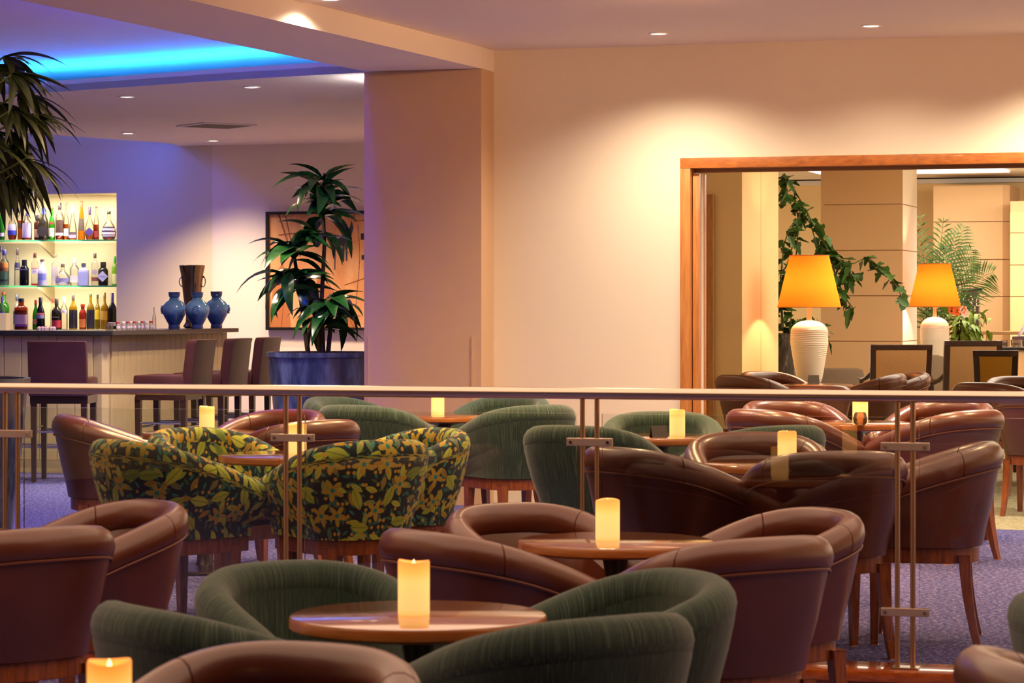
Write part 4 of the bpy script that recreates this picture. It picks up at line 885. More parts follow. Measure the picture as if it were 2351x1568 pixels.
def orient(o, pos, az, el, roll=0):
    dr = Vector((cos(az)*cos(el), sin(az)*cos(el), sin(el))); o.location = pos
    y = dr; x = y.cross(Vector((0, 0, 1))).normalized(); z = x.cross(y); Mx = Matrix((x, y, z)).transposed().to_4x4() @ Matrix.Rotation(roll, 4, 'Y'); o.rotation_euler = Mx.to_euler()
rnd = random.Random(5)
dr_ = thing('dracaena_plant', 'tall dracaena with glossy strap leaves growing from the blue planter by the column', 'plant', (X(735, pD), pD, CAMZ-108/F*pD-.09))
base = dr_.location
DLM = [leafmesh(.30+.03*i, .105, .7+.28*i, .22).mesh('leaf', M['drac']) for i in range(4)]
heads = [(742, 420, 17, .0), (738, 480, 16, .05), (675, 570, 15, -.1), (690, 640, 15, .1), (762, 690, 18, -.08), (725, 540, 10, .1), (665, 640, 9, -.05), (748, 735, 9, 0)]
tr_ = MB()
for path in ([(742, 810), (738, 700), (745, 560), (741, 460), (745, 398)], [(735, 810), (728, 735), (712, 700), (700, 650)], [(707, 812), (698, 740), (685, 650), (672, 565)], [(753, 812), (758, 760), (760, 692)]):
    pts = [P(a, b, pD+.03*i) for i, (a, b) in enumerate(path)]; m = MB(); m.tube([p-base for p in pts], [.018-.0018*i for i in range(len(pts))], 8); m.build('cane', M['stem'], dr_)
for px, py, n, off in heads:
    c = P(px, py, pD+off)-base
    for i in range(n):
        az = i*2.4+rnd.uniform(-.4, .4); el = rnd.uniform(-.1, 1.1) if py < 600 else rnd.uniform(-.5, .9)
        o = link('leaf', rnd.choice(DLM), dr_); orient(o, c+Vector((0, 0, rnd.uniform(-.09, .05))), az, el, rnd.uniform(-.5, .5)); s = rnd.uniform(.85, 1.25); o.scale = (s*1.15, s, s)
# lady palm at the left edge
lpz = CAMZ-168/F*12.3-.1; lp_ = thing('lady_palm', 'dark lady palm whose fans hang into the upper left corner', 'plant', (X(-120, 12.3), 12.3, lpz)); base = lp_.location
PLM = [leafmesh(.30+.04*i, .044, .45+.22*i, .2, 8, base=.3).mesh('leaf', M['palm']) for i in range(3)]
fans = [(-10, 150, -.25, .05), (30, 170, -.35, -.2), (0, 235, -.5, .1), (70, 262, -.35, .0), (20, 300, -.7, .2), (60, 365, -.45, -.1), (-5, 400, -.8, 0), (40, 345, -.9, .15), (-30, 330, -.4, -.15), (-25, 250, -.2, .2), (15, 385, -1.0, .1), (-40, 180, .2, 0), (10, 130, -.1, .1), (45, 215, -.4, .1), (-15, 300, -.5, .05), (30, 250, -.6, -.1), (30, 400, -.9, 0), (-10, 360, -.6, .1)]
for px, py, el0, off in fans:
    c = P(px, py, 12.3+off); m = MB(); e = Vector((X(-125, 12.3), 12.3, max(1.2, c.z-.4))); m.tube([e-base, (e+c)/2+Vector((0, 0, .10))-base, c-base], .006, 6); m.build('leaf_stalk', M['greenstem'], lp_)
    az0 = rnd.uniform(-.3, .3)
    for i in range(10):
        f = (i-4.5)/4.5; o = link('leaf', rnd.choice(PLM), lp_); orient(o, c-base, az0+f*1.35, el0+.35*(1-abs(f))+rnd.uniform(-.15, .15), rnd.uniform(-.3, .3)); s = rnd.uniform(.62, .95); o.scale = (s*1.3, s, s)
for i in range(5):
    a = i*1.26; m = MB(); m.tube([(cos(a)*.12, sin(a)*.12, 0), (cos(a)*.16, sin(a)*.14, .7), (cos(a)*.2, sin(a)*.15, 1.45)], .014, 8); m.build('cane', M['stem'], lp_)
# ---------------------------------------------------------------- ceiling fittings
rg_ = MB(); rg_.lathe([(.045, 0), (.062, -.001), (.064, -.006), (.058, -.009), (.046, -.006), (.044, .02)], 28); RGM = rg_.mesh('trim_ring', M['white'])
ln_ = MB(); ln_.lathe([(0, -.004), (.044, -.004), (.044, .001), (0, .001)], 24); LNM = ln_.mesh('lens', M['lens'])
DLL = ['ceiling downlight at the left above the cream wall', 'ceiling downlight at the right above the doorway', 'bar ceiling downlight nearest the column', 'bar ceiling downlight under the blue cove', 'bar ceiling downlight above the bottle niche', 'bar ceiling downlight close to the pale far wall']
for (p, a_, b_), lab in zip(dl, DLL):
    r = thing('downlight', lab, 'downlight', p, 0, 'recessed ceiling downlights'); link('trim_ring', RGM, r); link('lens', LNM, r)
p = Vector((bp.x, bp.y, CEIL))+bn*.20; r = thing('downlight', 'recessed downlight close to the beam face', 'downlight', p, 0, 'recessed ceiling downlights'); link('trim_ring', RGM, r); link('lens', LNM, r)
vc = Z(497, 287, SOF); r = thing('ceiling_vent', 'flat white air vent grille in the bar ceiling', 'vent', (vc.x, vc.y, SOF), -TH+.9)
m = MB()
for s in (-1, 1): m.box((s*.24, 0, -.006), (.03, .51, .012)); m.box((0, s*.24, -.006), (.45, .03, .012))
m.build('frame', M['white'], r, smooth=False, bevel=.002)
sm_ = MB(); sm_.box((0, 0, 0), (.45, .012, .016), M=Matrix.Rotation(.5, 4, 'X')); SLM = sm_.mesh('slat', plain('vent_slat', '#9A9088', .5), smooth=False)
for i in range(14): link('slat', SLM, r, (0, -.2+i*.031, -.004))
m = MB(); m.box((0, 0, -.001), (.45, .45, .002)); m.build('dark_backing', M['black'], r, smooth=False)
# small satin plinth light glow at the column (white light strip behind its left edge)
q = KL+V*.25-U*.012; m = MB(); m.prism([q, q+V*.5, q+V*.5-U*.01, q-U*.01], SOF-.045, SOF-.03); tag(m.build('edge_light', M['ledw'], smooth=False), 'short white light strip high on the hidden side of the column', 'light strip')
# ---------------------------------------------------------------- hall beyond the doorway
HZ = lambda py, d: CAMZ-(py-HY)/F*d
HC = 2.80
# louvred door and olive wall facing us, side wall with a groove
w0 = P(1703.5, 700, 21.4); w0.z = 0; sd = (V+U*.05).normalized(); w1 = hit(1787, w0, sd); wm_ = hit(1747, w0, sd)
st(MB().prism([w0, w0-U*1.6, w0-U*1.6+V*.2, w0+V*.2-U*.001], 0, HC).build('wall_hall', M['hallwall'], smooth=False))
sw = MB(); sw.prism([w0+V*.0005, wm_-sd*.006, wm_-sd*.006-U*.25, w0-U*.25+V*.2], 0, HC); sw.prism([wm_+sd*.006, w1, w1-U*.25, wm_+sd*.006-U*.25], 0, HC); sw.prism([wm_-sd*.006-U*.012, wm_+sd*.006-U*.012, wm_+sd*.006-U*.2, wm_-sd*.006-U*.2], 0, HC)
st(sw.build('wall_side', M['hallwall'], smooth=False))
lq = hit(1641, w0, U); lz = HZ(447, lq.y); ld = MB()
lw = .36; lo = lq-U*lw
ldr = MB()
for a_, b_ in ((0, .05), (lw-.05, lw)): ldr.prism([lo+U*a_-V*.06, lo+U*b_-V*.06, lo+U*b_-V*.02, lo+U*a_-V*.02], .02, lz)
for za, zb_ in ((.02, .2), (lz-.14, lz)): ldr.prism([lo+U*.051-V*.058, lo+U*(lw-.051)-V*.058, lo+U*(lw-.051)-V*.022, lo+U*.051-V*.022], za, zb_)
d2 = st(ldr.build('door_2', M['louver'], smooth=False, bevel=.003))
s_ = MB(); s_.box((0, 0, 0), (lw-.10, .008, .034), M=Matrix.Rotation(-TH, 4, 'Z') @ Matrix.Rotation(.7, 4, 'X')); SL = s_.mesh('slat', M['louver'], smooth=False)
c = lo+U*lw/2-V*.04
for i in range(int((lz-.36)/.036)): link('slat', SL, d2, (c.x, c.y, .22+.036*i))
# panelled column
cd = 25.2; C0 = P(2072.5, 700, cd); C0.z = 0; CL = hit(1884.5, C0, -U); C1 = hit(2105, C0, V)
pc_ = st(MB().prism([C0-U*.02+V*.02, CL+U*.02+V*.02, CL+V*1.2, C0+V*((C1-C0).length-.02)-U*.02, C0-U*.02+V*.02][:4], 0, HC).build('column', M['panel'], smooth=False))
js = [-.05]+[HZ(784+105*k, cd) for k in (2, 1)]+[HZ(784, cd), HZ(679, cd), HZ(574.3, cd), HZ(468.5, cd), HZ(364, cd), HC]
js = [max(0, j) for j in js]
for a, b in zip(js, js[1:]):
    if b-a < .05: continue
    m = MB(); m.prism([CL, C0, C0+V*.018-U*.018, CL+V*.018+U*.018], a+.005, b-.005); m.build('panel', M['panel'], pc_, smooth=False)
    m = MB(); m.prism([C0+V*.0005, C1, C1-U*.018, C0+V*.0185-U*.018], a+.005, b-.005); m.build('panel', M['white'], pc_, smooth=False)  # lamp light on this side put into a paler paint than the front
# far walls of the hall
fd = 32.0; f0 = P(1700, 700, fd); f0.z = 0; fl_, fr_ = hit(1650, f0, U), hit(2700, f0, U)
st(MB().prism([fl_, fr_, fr_+V*.3, fl_+V*.3], 0, 3.0).build('wall_hall_far', M['hallwall'], smooth=False))
g0 = P(2143, 700, 30.2); g0.z = 0; g1 = hit(2302, g0, U); g2 = hit(2318, g1, (U+V*1.2).normalized())
pw = st(MB().prism([g0+V*.03, g1+V*.03, g2+V*.03, g2+V*1.4, g0+V*1.4], 0, HZ(426, 30.2)).build('wall_panelled', M['panel'], smooth=False))
jj = [0, HZ(850, 30.2), HZ(766, 30.2), HZ(681, 30.2), HZ(596.5, 30.2), HZ(510, 30.2), HZ(428, 30.2)]
for a, b in zip(jj, jj[1:]):
    m = MB(); m.prism([g0, g1, g2, g2+V*.02, g1+V*.025, g0+V*.02], max(0, a)+.005, b-.005); m.build('panel', M['panel'], pw, smooth=False)
e0 = P(2319, 700, 29.4); e0.z = 0; e1 = hit(2600, e0, U)
pe = st(MB().prism([e0+V*.02, e1+V*.02, e1+V*1, e0+V*1], 0, HZ(462, 29.4)).build('wall_lit', M['panel'], smooth=False))
je = [0, HZ(850, 29.4), HZ(766, 29.4), HZ(681, 29.4), HZ(608.5, 29.4), HZ(535, 29.4), HZ(487, 29.4)]
for a, b in zip(je, je[1:]): m = MB(); m.prism([e0, e1, e1+V*.018, e0+V*.018], max(0, a)+.005, b-.005); m.build('panel', M['hallwall'], pe, smooth=False)
hcl = MB(); hcl.prism([WO+U*1.0+V*.2, wr+V*.2, fr_+U*2, fl_-U*2+V*.2, w0-U*1.5], HC, HC+.1); st(hcl.build('hall_ceiling', M['white'], smooth=False))
for i, (d_, za, zb_, m_) in enumerate(((31.4, HZ(404, 31.4), HC, 'pink'), (31.7, HZ(426, 31.7), HZ(404, 31.4), 'white'))):
    a, b = P(1780, 700, d_), P(2700, 700, d_); a.z = b.z = 0; b = hit(2700, a, U); st(MB().prism([a, b, b+V*.3, a+V*.3], za, zb_).build('trim_%d' % (5+i), M[m_], smooth=False))
sk = P(2180, 391, 28.2); m = MB(); a = Vector((sk.x, sk.y, 0)); m.prism([a-U*1.6, a+U*.50, a+U*.50+V*1.2, a-U*1.6+V*1.2], HC-.02, HC-.002); tag(m.build('ceiling_light_panel', M['skylight'], smooth=False), 'bright white luminous ceiling panel in the hall', 'ceiling light')
# lamps
def lamp(px, d, base_y, lab, yt, yb, wt, wb):
    k = d/F; zb_ = HZ(base_y, d); r = thing('table_lamp', lab, 'lamp', (X(px, d), d, zb_), 0, 'orange shaded lamps'); z0, z1_ = HZ(yb, d)-zb_, HZ(yt, d)-zb_
    H = HZ(736, d)-zb_ if d < 22 else HZ(728, d)-zb_; br = 43*k if d < 22 else 33*k
    pr = [(br*.55, 0), (br*.62, .01)]
    n = 58
    for i in range(n+1):
        t_ = i/n; rr = br*(.63+.37*min(1, t_/.62)**.8) if t_ < .62 else br*(1-.02*(t_-.62)); 
        if t_ > .80: q = (t_-.80)/.20; rr = br*sqrt(max(.02, 1-.93*q**2.2))
        rr *= 1+.022*(abs(sin(i*pi/2*1.0))**.7-.5)*(1 if t_ < .86 else 0); pr.append((rr, .012+(H-.012)*t_))
    m = MB(); m.lathe(pr+[(br*.16, H+.004), (br*.13, H+.03), (br*.10, H+.06), (br*.13, z0+.01), (br*.17, z0+.03), (.008, z0+.05)], 40)
    for i, v in enumerate(m.v):
        a = atan2(v[1], v[0]); m.v[i] = (v[0], v[1], v[2]+(.004*sin(a*2+v[2]*9)+.003*sin(a*3-v[2]*17) if .03 < v[2] < H*.85 else 0))
    m.build('ribbed_base', M['lampbase'], r)
    m = MB(); rb_, rt_ = wb/2*k, wt/2*k; m.lathe([(rb_, 0), (rt_, z1_-z0)], 48); m.v = [(x, y, z) for x, y, z in m.v]; m.f = [f for f in m.f if len(f) == 4]
    o = m.build('shade', M['shade'], r, weld=False); o.location = (0, 0, z0); o['label'] = 'glowing orange cone shade'
    m = MB()
    for rr, zz in ((rb_, z0), (rt_, z1_)): m.tube([(cos(2*pi*i/40)*rr, sin(2*pi*i/40)*rr, zz) for i in range(40)], .004, 6, True)
    m.build('shade_trim', plain('shade_trim_cloth', '#D8741C', .7), r)
    m = MB()
    for a in (0, 2.094, 4.189): m.tube([(0, 0, z1_-.04), (cos(a)*(rt_-.002), sin(a)*(rt_-.002), z1_-.003)], .003, 6)
    m.tube([(0, 0, z0+.04), (0, 0, z1_-.04)], .006, 8); m.build('shade_carrier', M['brass'], r)
    m = MB(); zc = z0+(z1_-z0)*.42; m.lathe([(0, zc-.05), (.03, zc-.03), (.035, zc), (.02, zc+.04), (0, zc+.05)], 16); m.build('bulb', t_bulb, r)
    return r
tb = NT('bulb_glow'); tb.p(col=(1, .9, .7, 1), emc=(1, .74, .42, 1), ems=620); t_bulb = tb.m
l1d, l2d = 21.75, 25.2
lamp(1858, l1d, 880, 'big table lamp with an orange shade and ribbed cream base, the nearer one', 587, 705, 90, 146)
lamp(2146, l2d, 862, 'big table lamp with an orange shade and ribbed white base, farther right', 606, 704, 72, 119)
# side tables for the lamps
def side_table(px, d, zt, lab, r_=.28):
    r = thing('side_table', lab, 'table', (X(px, d), d, 0), 0, 'lamp side tables'); m = MB(); m.lathe([(r_-.01, zt-.03), (r_, zt-.025), (r_, zt-.004), (r_-.004, zt-.0005), (0, zt-.0005)], 40); m.build('tabletop', M['darkwood'], r)
    m = MB(); m.lathe([(.2, 0), (.2, .015), (.04, .04), (.035, zt-.08), (.1, zt-.031)], 24); m.build('pedestal', M['darkwood'], r)
side_table(1858, l1d, HZ(880, l1d), 'dark side table under the nearer orange lamp'); side_table(2146, l2d, HZ(862, l2d), 'dark side table under the farther orange lamp')
# leather tub chairs and table of the hall
x, y = X(1870, 20.4), 20.4; TH_ = (x, y)
table((x, y, 0), HP, 'round table in the hall with a small printed card in front of the lamp')
for side, ex, ty, lab in (('L', 1641, 860, 'brown leather tub chair beside the louvred door'), ('L', 1695, 852, 'bronze leather tub chair left of the nearer orange lamp'), ('R', 2083, 857, 'brown leather tub chair before the dark framed dining chair'), ('R', 2138, 854, 'bronze leather tub chair touching the wooden chair arm')):
    fx, fy = fit(TH_, 'leather', side, ex, ty, 0); tub('leather', (fx, fy, 0), (x, y, 0), lab)
T11 = (X(2420, 18.6), 18.6); table((T11[0], T11[1], 0), HP, 'round table of the hall just outside the right edge')
for ex, ty, lab in ((2185, 877, 'brown leather tub chair at the right, seen just above the handrail'), (2258, 860, 'brown leather tub chair at the right edge behind another one')):
    fx, fy = fit(T11, 'leather', 'L', ex, ty, 0); tub('leather', (fx, fy, 0), (T11[0], T11[1], 0), lab)
tub('leather', (X(1845, 17.4), 17.4, 0), (X(1700, 18.2), 18.2, 0), 'brown leather tub chair inside the doorway, its rim level with the handrail')
tub('leather', (X(2395, 16.2), 16.2, 0), (X(2500, 17.4), 17.4, 0), 'brown leather tub chair with curved legs at the right edge of the doorway')
q = Z(1868, 877.5, HP); 
tentcard(1868, 879, HP, .085, .062, 'small grey printed card standing on the hall table', '#6A6258'); m = MB()
for i, (a, b) in enumerate(((-.022, -.012), (-.004, .004), (.010, .022))): m.box((q.x+(a+b)/2, Z(1868, 879, HP).y-.018, HP+.034), (b-a, .002, .014+.006*i), M=Matrix.Rotation(.43, 4, 'X'))
# dining armchairs with dark frames
def dining(px, d, top_y, wpx, rz, lab, fab, taper=1.0):
    k = d/F; H = HZ(top_y, d); w = wpx*k; r = thing('dining_armchair', lab, 'chair', (X(px, d), d, 0), rz, 'dark framed dining armchairs')
    fw = .045; y0, y1 = -.22, -.30                # seat level, top of back (leans away from the seat front +Y)
    wb = w*taper
    m = MB(); zb_ = .40
    for s in (-1, 1):
        m.bar((s*(wb/2-fw/2), y0, zb_), (s*(w/2-fw/2), y1, H), fw, .04, Vector((0, 1, 0)))
    m.bar((-w/2, y1, H-fw/2), (w/2, y1, H-fw/2), .04, fw); m.bar((-wb/2+fw, y0-.005, .52), (wb/2-fw, y0-.005, .52), .035, .04); m.build('back_frame', M['darkwood'], r, smooth=False, bevel=.004)
    m = MB(); a = w/2-fw; b_ = wb/2-fw; zt, zl = H-fw, .54
    for yy in (-.026, .03): m.v += [(-b_, y0-.014+yy, zl), (b_, y0-.014+yy, zl), (a, y1+yy+.006, zt), (-a, y1+yy+.006, zt)]
    m.f = [(0, 1, 2, 3), (7, 6, 5, 4), (0, 4, 5, 1), (1, 5, 6, 2), (2, 6, 7, 3), (3, 7, 4, 0)]; m.build('back_pad', fab, r, bevel=.014)
    m = MB(); m.box((0, .02, .455), (w-.02, .48, .09)); m.build('seat', fab, r, bevel=.02)
    for s in (-1, 1):
        m = MB(); m.tube([(s*(wb/2-.02), y0-.02, .72), (s*(w/2+.01), y0+.06, .665), (s*(w/2+.02), .0, .645), (s*(w/2+.015), .20, .655)], [.016, .02, .022, .018], 8); m.tube([(s*(w/2+.012), .14, .64), (s*(w/2-.01), .18, .44)], .016, 8); m.build('armrest', M['darkwood'], r)
        for yy in (-.21, .22): m = MB(); m.bar((s*(w/2-.03), yy, .42), (s*(w/2-.03), yy*(1.25 if yy < 0 else 1), 0), .045, .045, Vector((0, 1, 0)), .028, .028); m.build('leg', M['darkwood'], r, smooth=False)
    m = MB(); 
    for s in (-1, 1): m.bar((s*(w/2-.03), -.2, .40), (s*(w/2-.03), .22, .40), .03, .05)
    m.bar((-w/2+.04, .22, .40), (w/2-.04, .22, .40), .03, .05); m.build('seat_rail', M['darkwood'], r, smooth=False)
dining(2056, 23.0, 790, 141, 0.02, 'dark framed dining chair in front of the panelled column', M['hallfabric'], .97)
dining(2216, 22.2, 781, 132, 0.05, 'dark framed armchair with a tall tan back, right of the farther lamp', M['hallfabric'], 1.0)
dining(2292, 20.6, 803, 102, -.25, 'dark framed dining chair with a gold fabric back at the right', M['goldfabric'], .88)
# sofas behind the lamp
for px, d, w, top, lab in ((1925, 23.9, .46, 845, 'taupe rounded armchair behind the table lamp'), (2130, 24.2, .30, 815, 'tan rounded seat back behind the dining chairs')):
    k = d/F; H = HZ(top, d); r = thing('lounge_armchair', lab, 'armchair', (X(px, d), d, 0)); m = MB(); m.box((0, -.02, H/2+.06), (w, .16, H-.12)); m.build('backrest', M['sofa'], r, bevel=.06)
    m = MB(); m.box((0, .30, .26), (w, .5, .34)); m.build('seat', M['sofa'], r, bevel=.05)
    for s in (-1, 1): m = MB(); m.box((s*(w/2+.05), .22, .31), (.12, .6, .52)); m.build('armrest', M['sofa'], r, bevel=.05); m = MB(); m.lathe([(.018, 0), (.025, .1)], 8, (s*w*.4, 0, 0)); m.build('leg', M['darkwood'], r); m = MB(); m.lathe([(.018, 0), (.025, .1)], 8, (s*w*.4, .48, 0)); m.build('leg', M['darkwood'], r)
# marbled tall planter, climbing plant
vd = 23.3; r = thing('marbled_planter', 'tall grey marbled planter behind the nearer lamp', 'planter', (X(1812, vd), vd, 0)); k = vd/F; H = HZ(765, vd)
m = MB(); m.lathe([(26*k, 0), (30*k, H*.5), (40*k, H*.97), (42*k, H), (38*k, H), (36*k, H*.9), (0, H*.9)], 32); m.build('pot', M['greypot'], r)
vine = thing('climbing_vine', 'leafy vine arching over the nearer orange lamp towards the column', 'plant', (X(1812, vd), vd, H*.9+.005)); base = vine.location
def vleaf(L, w):
    m = MB(); pts = [(0, 0), (.30, .2), (.5, .22), (.46, .42), (.30, .5), (.22, .78), (0, 1), (-.22, .78), (-.30, .5), (-.46, .42), (-.5, .22), (-.30, .2)]
    n = len(pts); m.v = [(0, L*.42, -.006)]+[(p[0]*w, p[1]*L, .010*abs(p[0])*2-.006*p[1]) for p in pts]; m.f = [(0, 1+i, 1+(i+1) % n) for i in range(n)]; return m
VL = [vleaf(.105, .085).mesh('leaf', M['vine']), vleaf(.13, .07).mesh('leaf', M['vine']), vleaf(.085, .075).mesh('leaf', M['vine'])]
strands = [([(1800, 780), (1795, 700), (1812, 600), (1832, 500), (1822, 430), (1800, 398)], 30), ([(1812, 780), (1830, 560), (1838, 470), (1850, 480), (1880, 540), (1905, 580), (1930, 600), (1960, 605), (1990, 590), (2010, 615)], 46),
           ([(2010, 610), (2035, 630), (2055, 650), (2075, 690)], 16), ([(1905, 580), (1920, 640), (1945, 690), (1960, 710)], 24), ([(1795, 760), (1792, 640), (1800, 560)], 22), ([(1840, 500), (1815, 520), (1800, 560)], 6), ([(1930, 600), (1945, 640), (1975, 630)], 14),
           ([(1800, 770), (1830, 740), (1870, 735), (1885, 760), (1905, 775)], 22), ([(1798, 400), (1806, 440), (1790, 470)], 12), ([(1850, 480), (1875, 560), (1890, 590)], 10)]
for si, (path, n) in enumerate(strands):
    off = .25 if path[0][0] > 1850 else 0
    pts = [P(a, b, vd-.15*(i/len(path))*(si % 3)-.1) for i, (a, b) in enumerate(path)]; m = MB(); m.tube([p-base for p in pts], .006, 6); m.build('stem', M['greenstem'], vine)
    for i in range(n):
        f = (i+.5)/n*(len(pts)-1); j = min(int(f), len(pts)-2); p = pts[j].lerp(pts[j+1], f-j)+Vector((rnd.uniform(-.03, .03), rnd.uniform(-.06, .06), rnd.uniform(-.03, .03)))
        o = link('leaf', rnd.choice(VL), vine); orient(o, p-base, rnd.uniform(0, 6.28), rnd.uniform(-1.3, .2), rnd.uniform(-.8, .8)); s = rnd.uniform(1.0, 1.6); o.scale = (s, s, s)
# areca palm behind the farther lamp
ad_ = 28.0; r = thing('dark_planter', 'dark planter holding the feathery palm behind the farther lamp', 'planter', (X(2135, ad_), ad_, 0)); m = MB(); m.lathe([(.2, 0), (.26, .7), (.28, .72), (.25, .72), (.24, .66), (0, .66)], 28); m.build('pot', plain('plum_pot', '#3A3444', .4), r)
ar = thing('areca_palm', 'feathery palm fanning out above the farther orange lamp', 'plant', (X(2135, ad_), ad_, .665)); base = ar.location
def frond(p0, p1, rise, n, ll, side=1):
    m = MB(); mid_ = (p0+p1)/2+Vector((0, 0, rise)); pts = [p0*(1-t_)**2+mid_*2*t_*(1-t_)+p1*t_*t_ for t_ in [i/14 for i in range(15)]]; m.tube(pts, [.008-.0004*i for i in range(15)], 5)
    for i in range(n):
        t_ = .25+.75*i/n; f = t_*14; j = min(int(f), 13); p = pts[j].lerp(pts[j+1], f-j); tg = (pts[j+1]-pts[j]).normalized(); L = ll*sin(pi*(.18+.75*(i/n)))
        for s in (-1, 1):
            nrm = tg.cross(Vector((0, 1, .2))).normalized()*s; dv = (nrm*.75+tg*.6+Vector((0, rnd.uniform(-.2, .2), 0))).normalized(); sdv = dv.cross(Vector((0, 1, 0))).normalized()*.010
            e = p+dv*L+Vector((0, 0, -.12*L-.25*L*L)); q = p+dv*L*.5; m.add([p, q+sdv, e, q-sdv], [(0, 1, 2, 3)])
    return m.build('frond', M['areca'], ar)
A = lambda px, py, d=ad_: P(px, py, d)-base
for p1, rise, n, ll in (((2222, 515), .25, 22, .30), ((2200, 530), .2, 20, .30), ((2236, 570), .3, 22, .30), ((2290, 625), .45, 22, .34), ((2160, 500), .1, 18, .26), ((2110, 520), .1, 18, .28), ((2245, 600), .35, 20, .28), ((2120, 480), .0, 14, .22), ((2180, 560), .2, 20, .3), ((2085, 560), .1, 18, .3), ((2150, 640), .3, 16, .25), ((2225, 690), .4, 16, .22)):
    frond(Vector((rnd.uniform(-.05, .05), rnd.uniform(-.05, .05), 0)), A(*p1)+Vector((0, rnd.uniform(-.2, .3), 0)), rise, n, ll)
# bushy plant with flowers and its stand
bd_ = 27.0; r = thing('plant_stand', 'dark pot under the bushy light green plant', 'planter', (X(2205, bd_), bd_, 0)); m = MB(); m.lathe([(.18, 0), (.2, .5), (.26, .78), (.28, .80), (.25, .80), (0, .76)], 24); m.build('pot', plain('brown_pot', '#4A3226', .5), r)
bu = thing('bushy_plant', 'bushy light green pot plant with orange and white flowers', 'plant', (X(2205, bd_), bd_, .765)); base = bu.location
BLM = [leafmesh(.13, .055, .9, .2, 4).mesh('leaf', M['bush']), leafmesh(.16, .05, 1.2, .2, 4).mesh('leaf', M['bush'])]
for i in range(150):
    px, py = rnd.gauss(2212, 24), rnd.gauss(752, 22); o = link('leaf', rnd.choice(BLM), bu); orient(o, P(px, py, bd_+rnd.uniform(-.15, .15))-base, rnd.uniform(0, 6.28), rnd.uniform(-1.1, .5)); s = rnd.uniform(.8, 1.3); o.scale = (s, s, s)
for i in range(6): m = MB(); e = P(2190+8*i, 730+rnd.uniform(-6, 8), bd_)-base; m.tube([(0, 0, 0), e*.5+Vector((0, 0, .05)), e], .008, 6); m.build('stem', M['stem'], bu)
for px, py, cc in ((2196, 716, '#E8702C'), (2208, 711, '#E8702C'), (2186, 712, '#D86428'), (2216, 720, '#F0E0D8'), (2212, 712, '#F0E0D8')):
    m = MB(); c = P(px, py, bd_-.2)-base
    for k in range(7): a = 2*pi*k/7; v = Vector((cos(a), -.25, sin(a)))*.05; w_ = Vector((-sin(a), 0, cos(a)))*.02; m.add([c, c+v*.6+w_, c+v, c+v*.6-w_], [(0, 1, 2, 3)])
    m.lathe([(0, -.012), (.012, 0), (0, .012)], 8, c); m.build('flower', pm(cc, .7), bu)
# banner poster
nd = 29.2; q = P(2205, 700, nd); hz_, lz_ = HZ(664, nd), HZ(735, nd); r = thing('banner_stand', 'dark hanging banner with pale lettering behind the bushy plant', 'banner', (q.x, q.y, 0), -TH); k = nd/F
m = MB(); m.tube([(0, 0, hz_), (50*k, 0, hz_)], .012, 10); m.build('top_bar', M['black'], r); m = MB(); m.box((22*k, .004, (hz_+.45)/2), (40*k, .006, hz_-.45)); m.build('cloth', pm('#3A2020', .8), r, smooth=False)
m = MB(); m.tube([(44*k, .01, 0), (44*k, .01, hz_)], .008, 8); m.tube([(2*k, .01, 0), (2*k, .01, hz_)], .008, 8); m.tube([(-8*k, .01, .012), (52*k, .01, .012)], .012, 8); m.build('stand_pole', M['steel'], r)
for j, (row, zz) in enumerate((('F A 7', 684), ('L A L', 697), ('I I I', 710))): letters(r, row, .085, (24*k, -.004, HZ(zz, nd)), pm('#E0C8B0', .6))
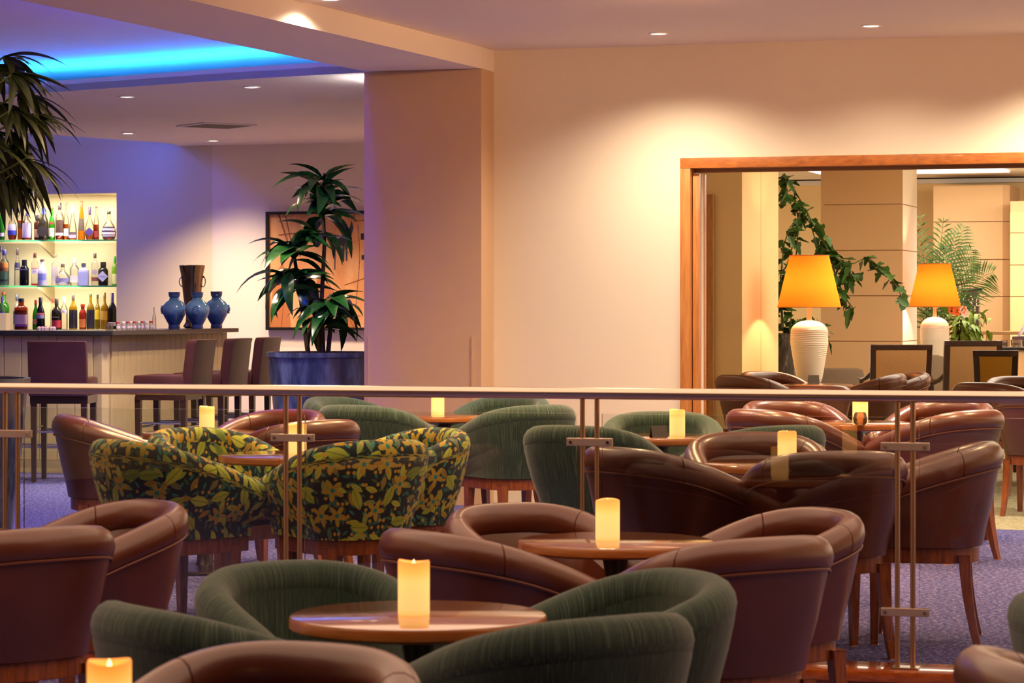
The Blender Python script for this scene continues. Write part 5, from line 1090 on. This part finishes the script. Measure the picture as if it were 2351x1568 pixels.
# counter at the right with glasses, rail and slanted screen
qd = 25.5; a = P(2285, 797, qd); b = hit(2700, Vector((a.x, a.y, 0)), U); r = thing('service_counter', 'pale counter with a dark polished top at the right edge', 'counter', (0, 0, 0)); a0 = Vector((a.x, a.y, 0))
m = MB(); m.prism([a0, b, b+V*.5, a0+V*.5], a.z-.03, a.z); m.build('worktop', M['granite'], r, smooth=False, bevel=.004); m = MB(); m.prism([a0+U*.03+V*.03, b+V*.03, b+V*.45, a0+U*.03+V*.45], 0, a.z-.031); m.build('carcass', M['panel'], r, smooth=False)
for px, w_, lab in ((2289, .085, 'left of two low glass bowls with brown contents on the counter'), (2318, .11, 'right one of two low glass bowls with brown contents on the counter')):
    c = a0+U*((px-2285)/F*qd+.04)+V*.2; r = thing('glass_bowl', lab, 'bowl', (c.x, c.y, a.z), 0, 'glass bowls on the counter'); m = MB(); m.lathe([(w_*.42, 0), (w_*.5, .01), (w_*.52, .07), (w_*.49, .07), (w_*.47, .012)], 20); m.build('glass_body', gmat('#F0E0D0', .1), r); m = MB(); m.lathe([(w_*.44, .013), (w_*.46, .045), (0, .052)], 20); m.build('contents', pm('#5A3018', .8), r)
yd = 28.5; a = P(2250, 762, yd); b = hit(2700, Vector((a.x, a.y, 0)), U); r = thing('hall_railing', 'thin bronze railing behind the counter', 'railing', (0, 0, 0)); m = MB(); m.prism([Vector((a.x, a.y, 0)), b, b+V*.05, Vector((a.x, a.y, 0))+V*.05], a.z-.03, a.z+.01); m.build('handrail', M['brass'], r, smooth=False, bevel=.006)
for px in (2256, 2266, 2400): c = hit(px, Vector((a.x, a.y, 0))+V*.025, U); m = MB(); m.tube([(c.x, c.y, 0), (c.x, c.y, a.z-.031)], .010, 8); m.build('post', M['brass'], r)
sd_ = 26.4; r = thing('slanted_screen', 'tilted screen on a grey stand at the right edge', 'screen', (X(2352, sd_), sd_, 0), -TH); k = sd_/F; m = MB(); z0, z1_ = HZ(779, sd_), HZ(742, sd_)
m.add([(-26*k, 0, z0), (26*k, 0, z0), (34*k, .14, z0+.10), (-16*k, .14, z0+.10)], [(0, 1, 2, 3)]); m = MB(); m.bar((-14*k, .02, z0+.03), (8*k, .12, z1_+.05), .5, .02, Vector((-.8, 0, .6))); m.build('screen_panel', plain('pale_screen', '#E4DCE8', .3, ems=.3), r, smooth=False); m = MB(); m.box((0, .06, z0), (52*k, .3, .06)); m.build('stand', pm('#5A4C54', .4), r, bevel=.008, smooth=False); m = MB(); m.tube([(0, .06, 0), (0, .06, z0-.03)], .03, 12); m.lathe([(.16, 0), (.16, .015), (.03, .03)], 20, (0, .06, 0)); m.build('pillar', pm('#5A4C54', .4), r)
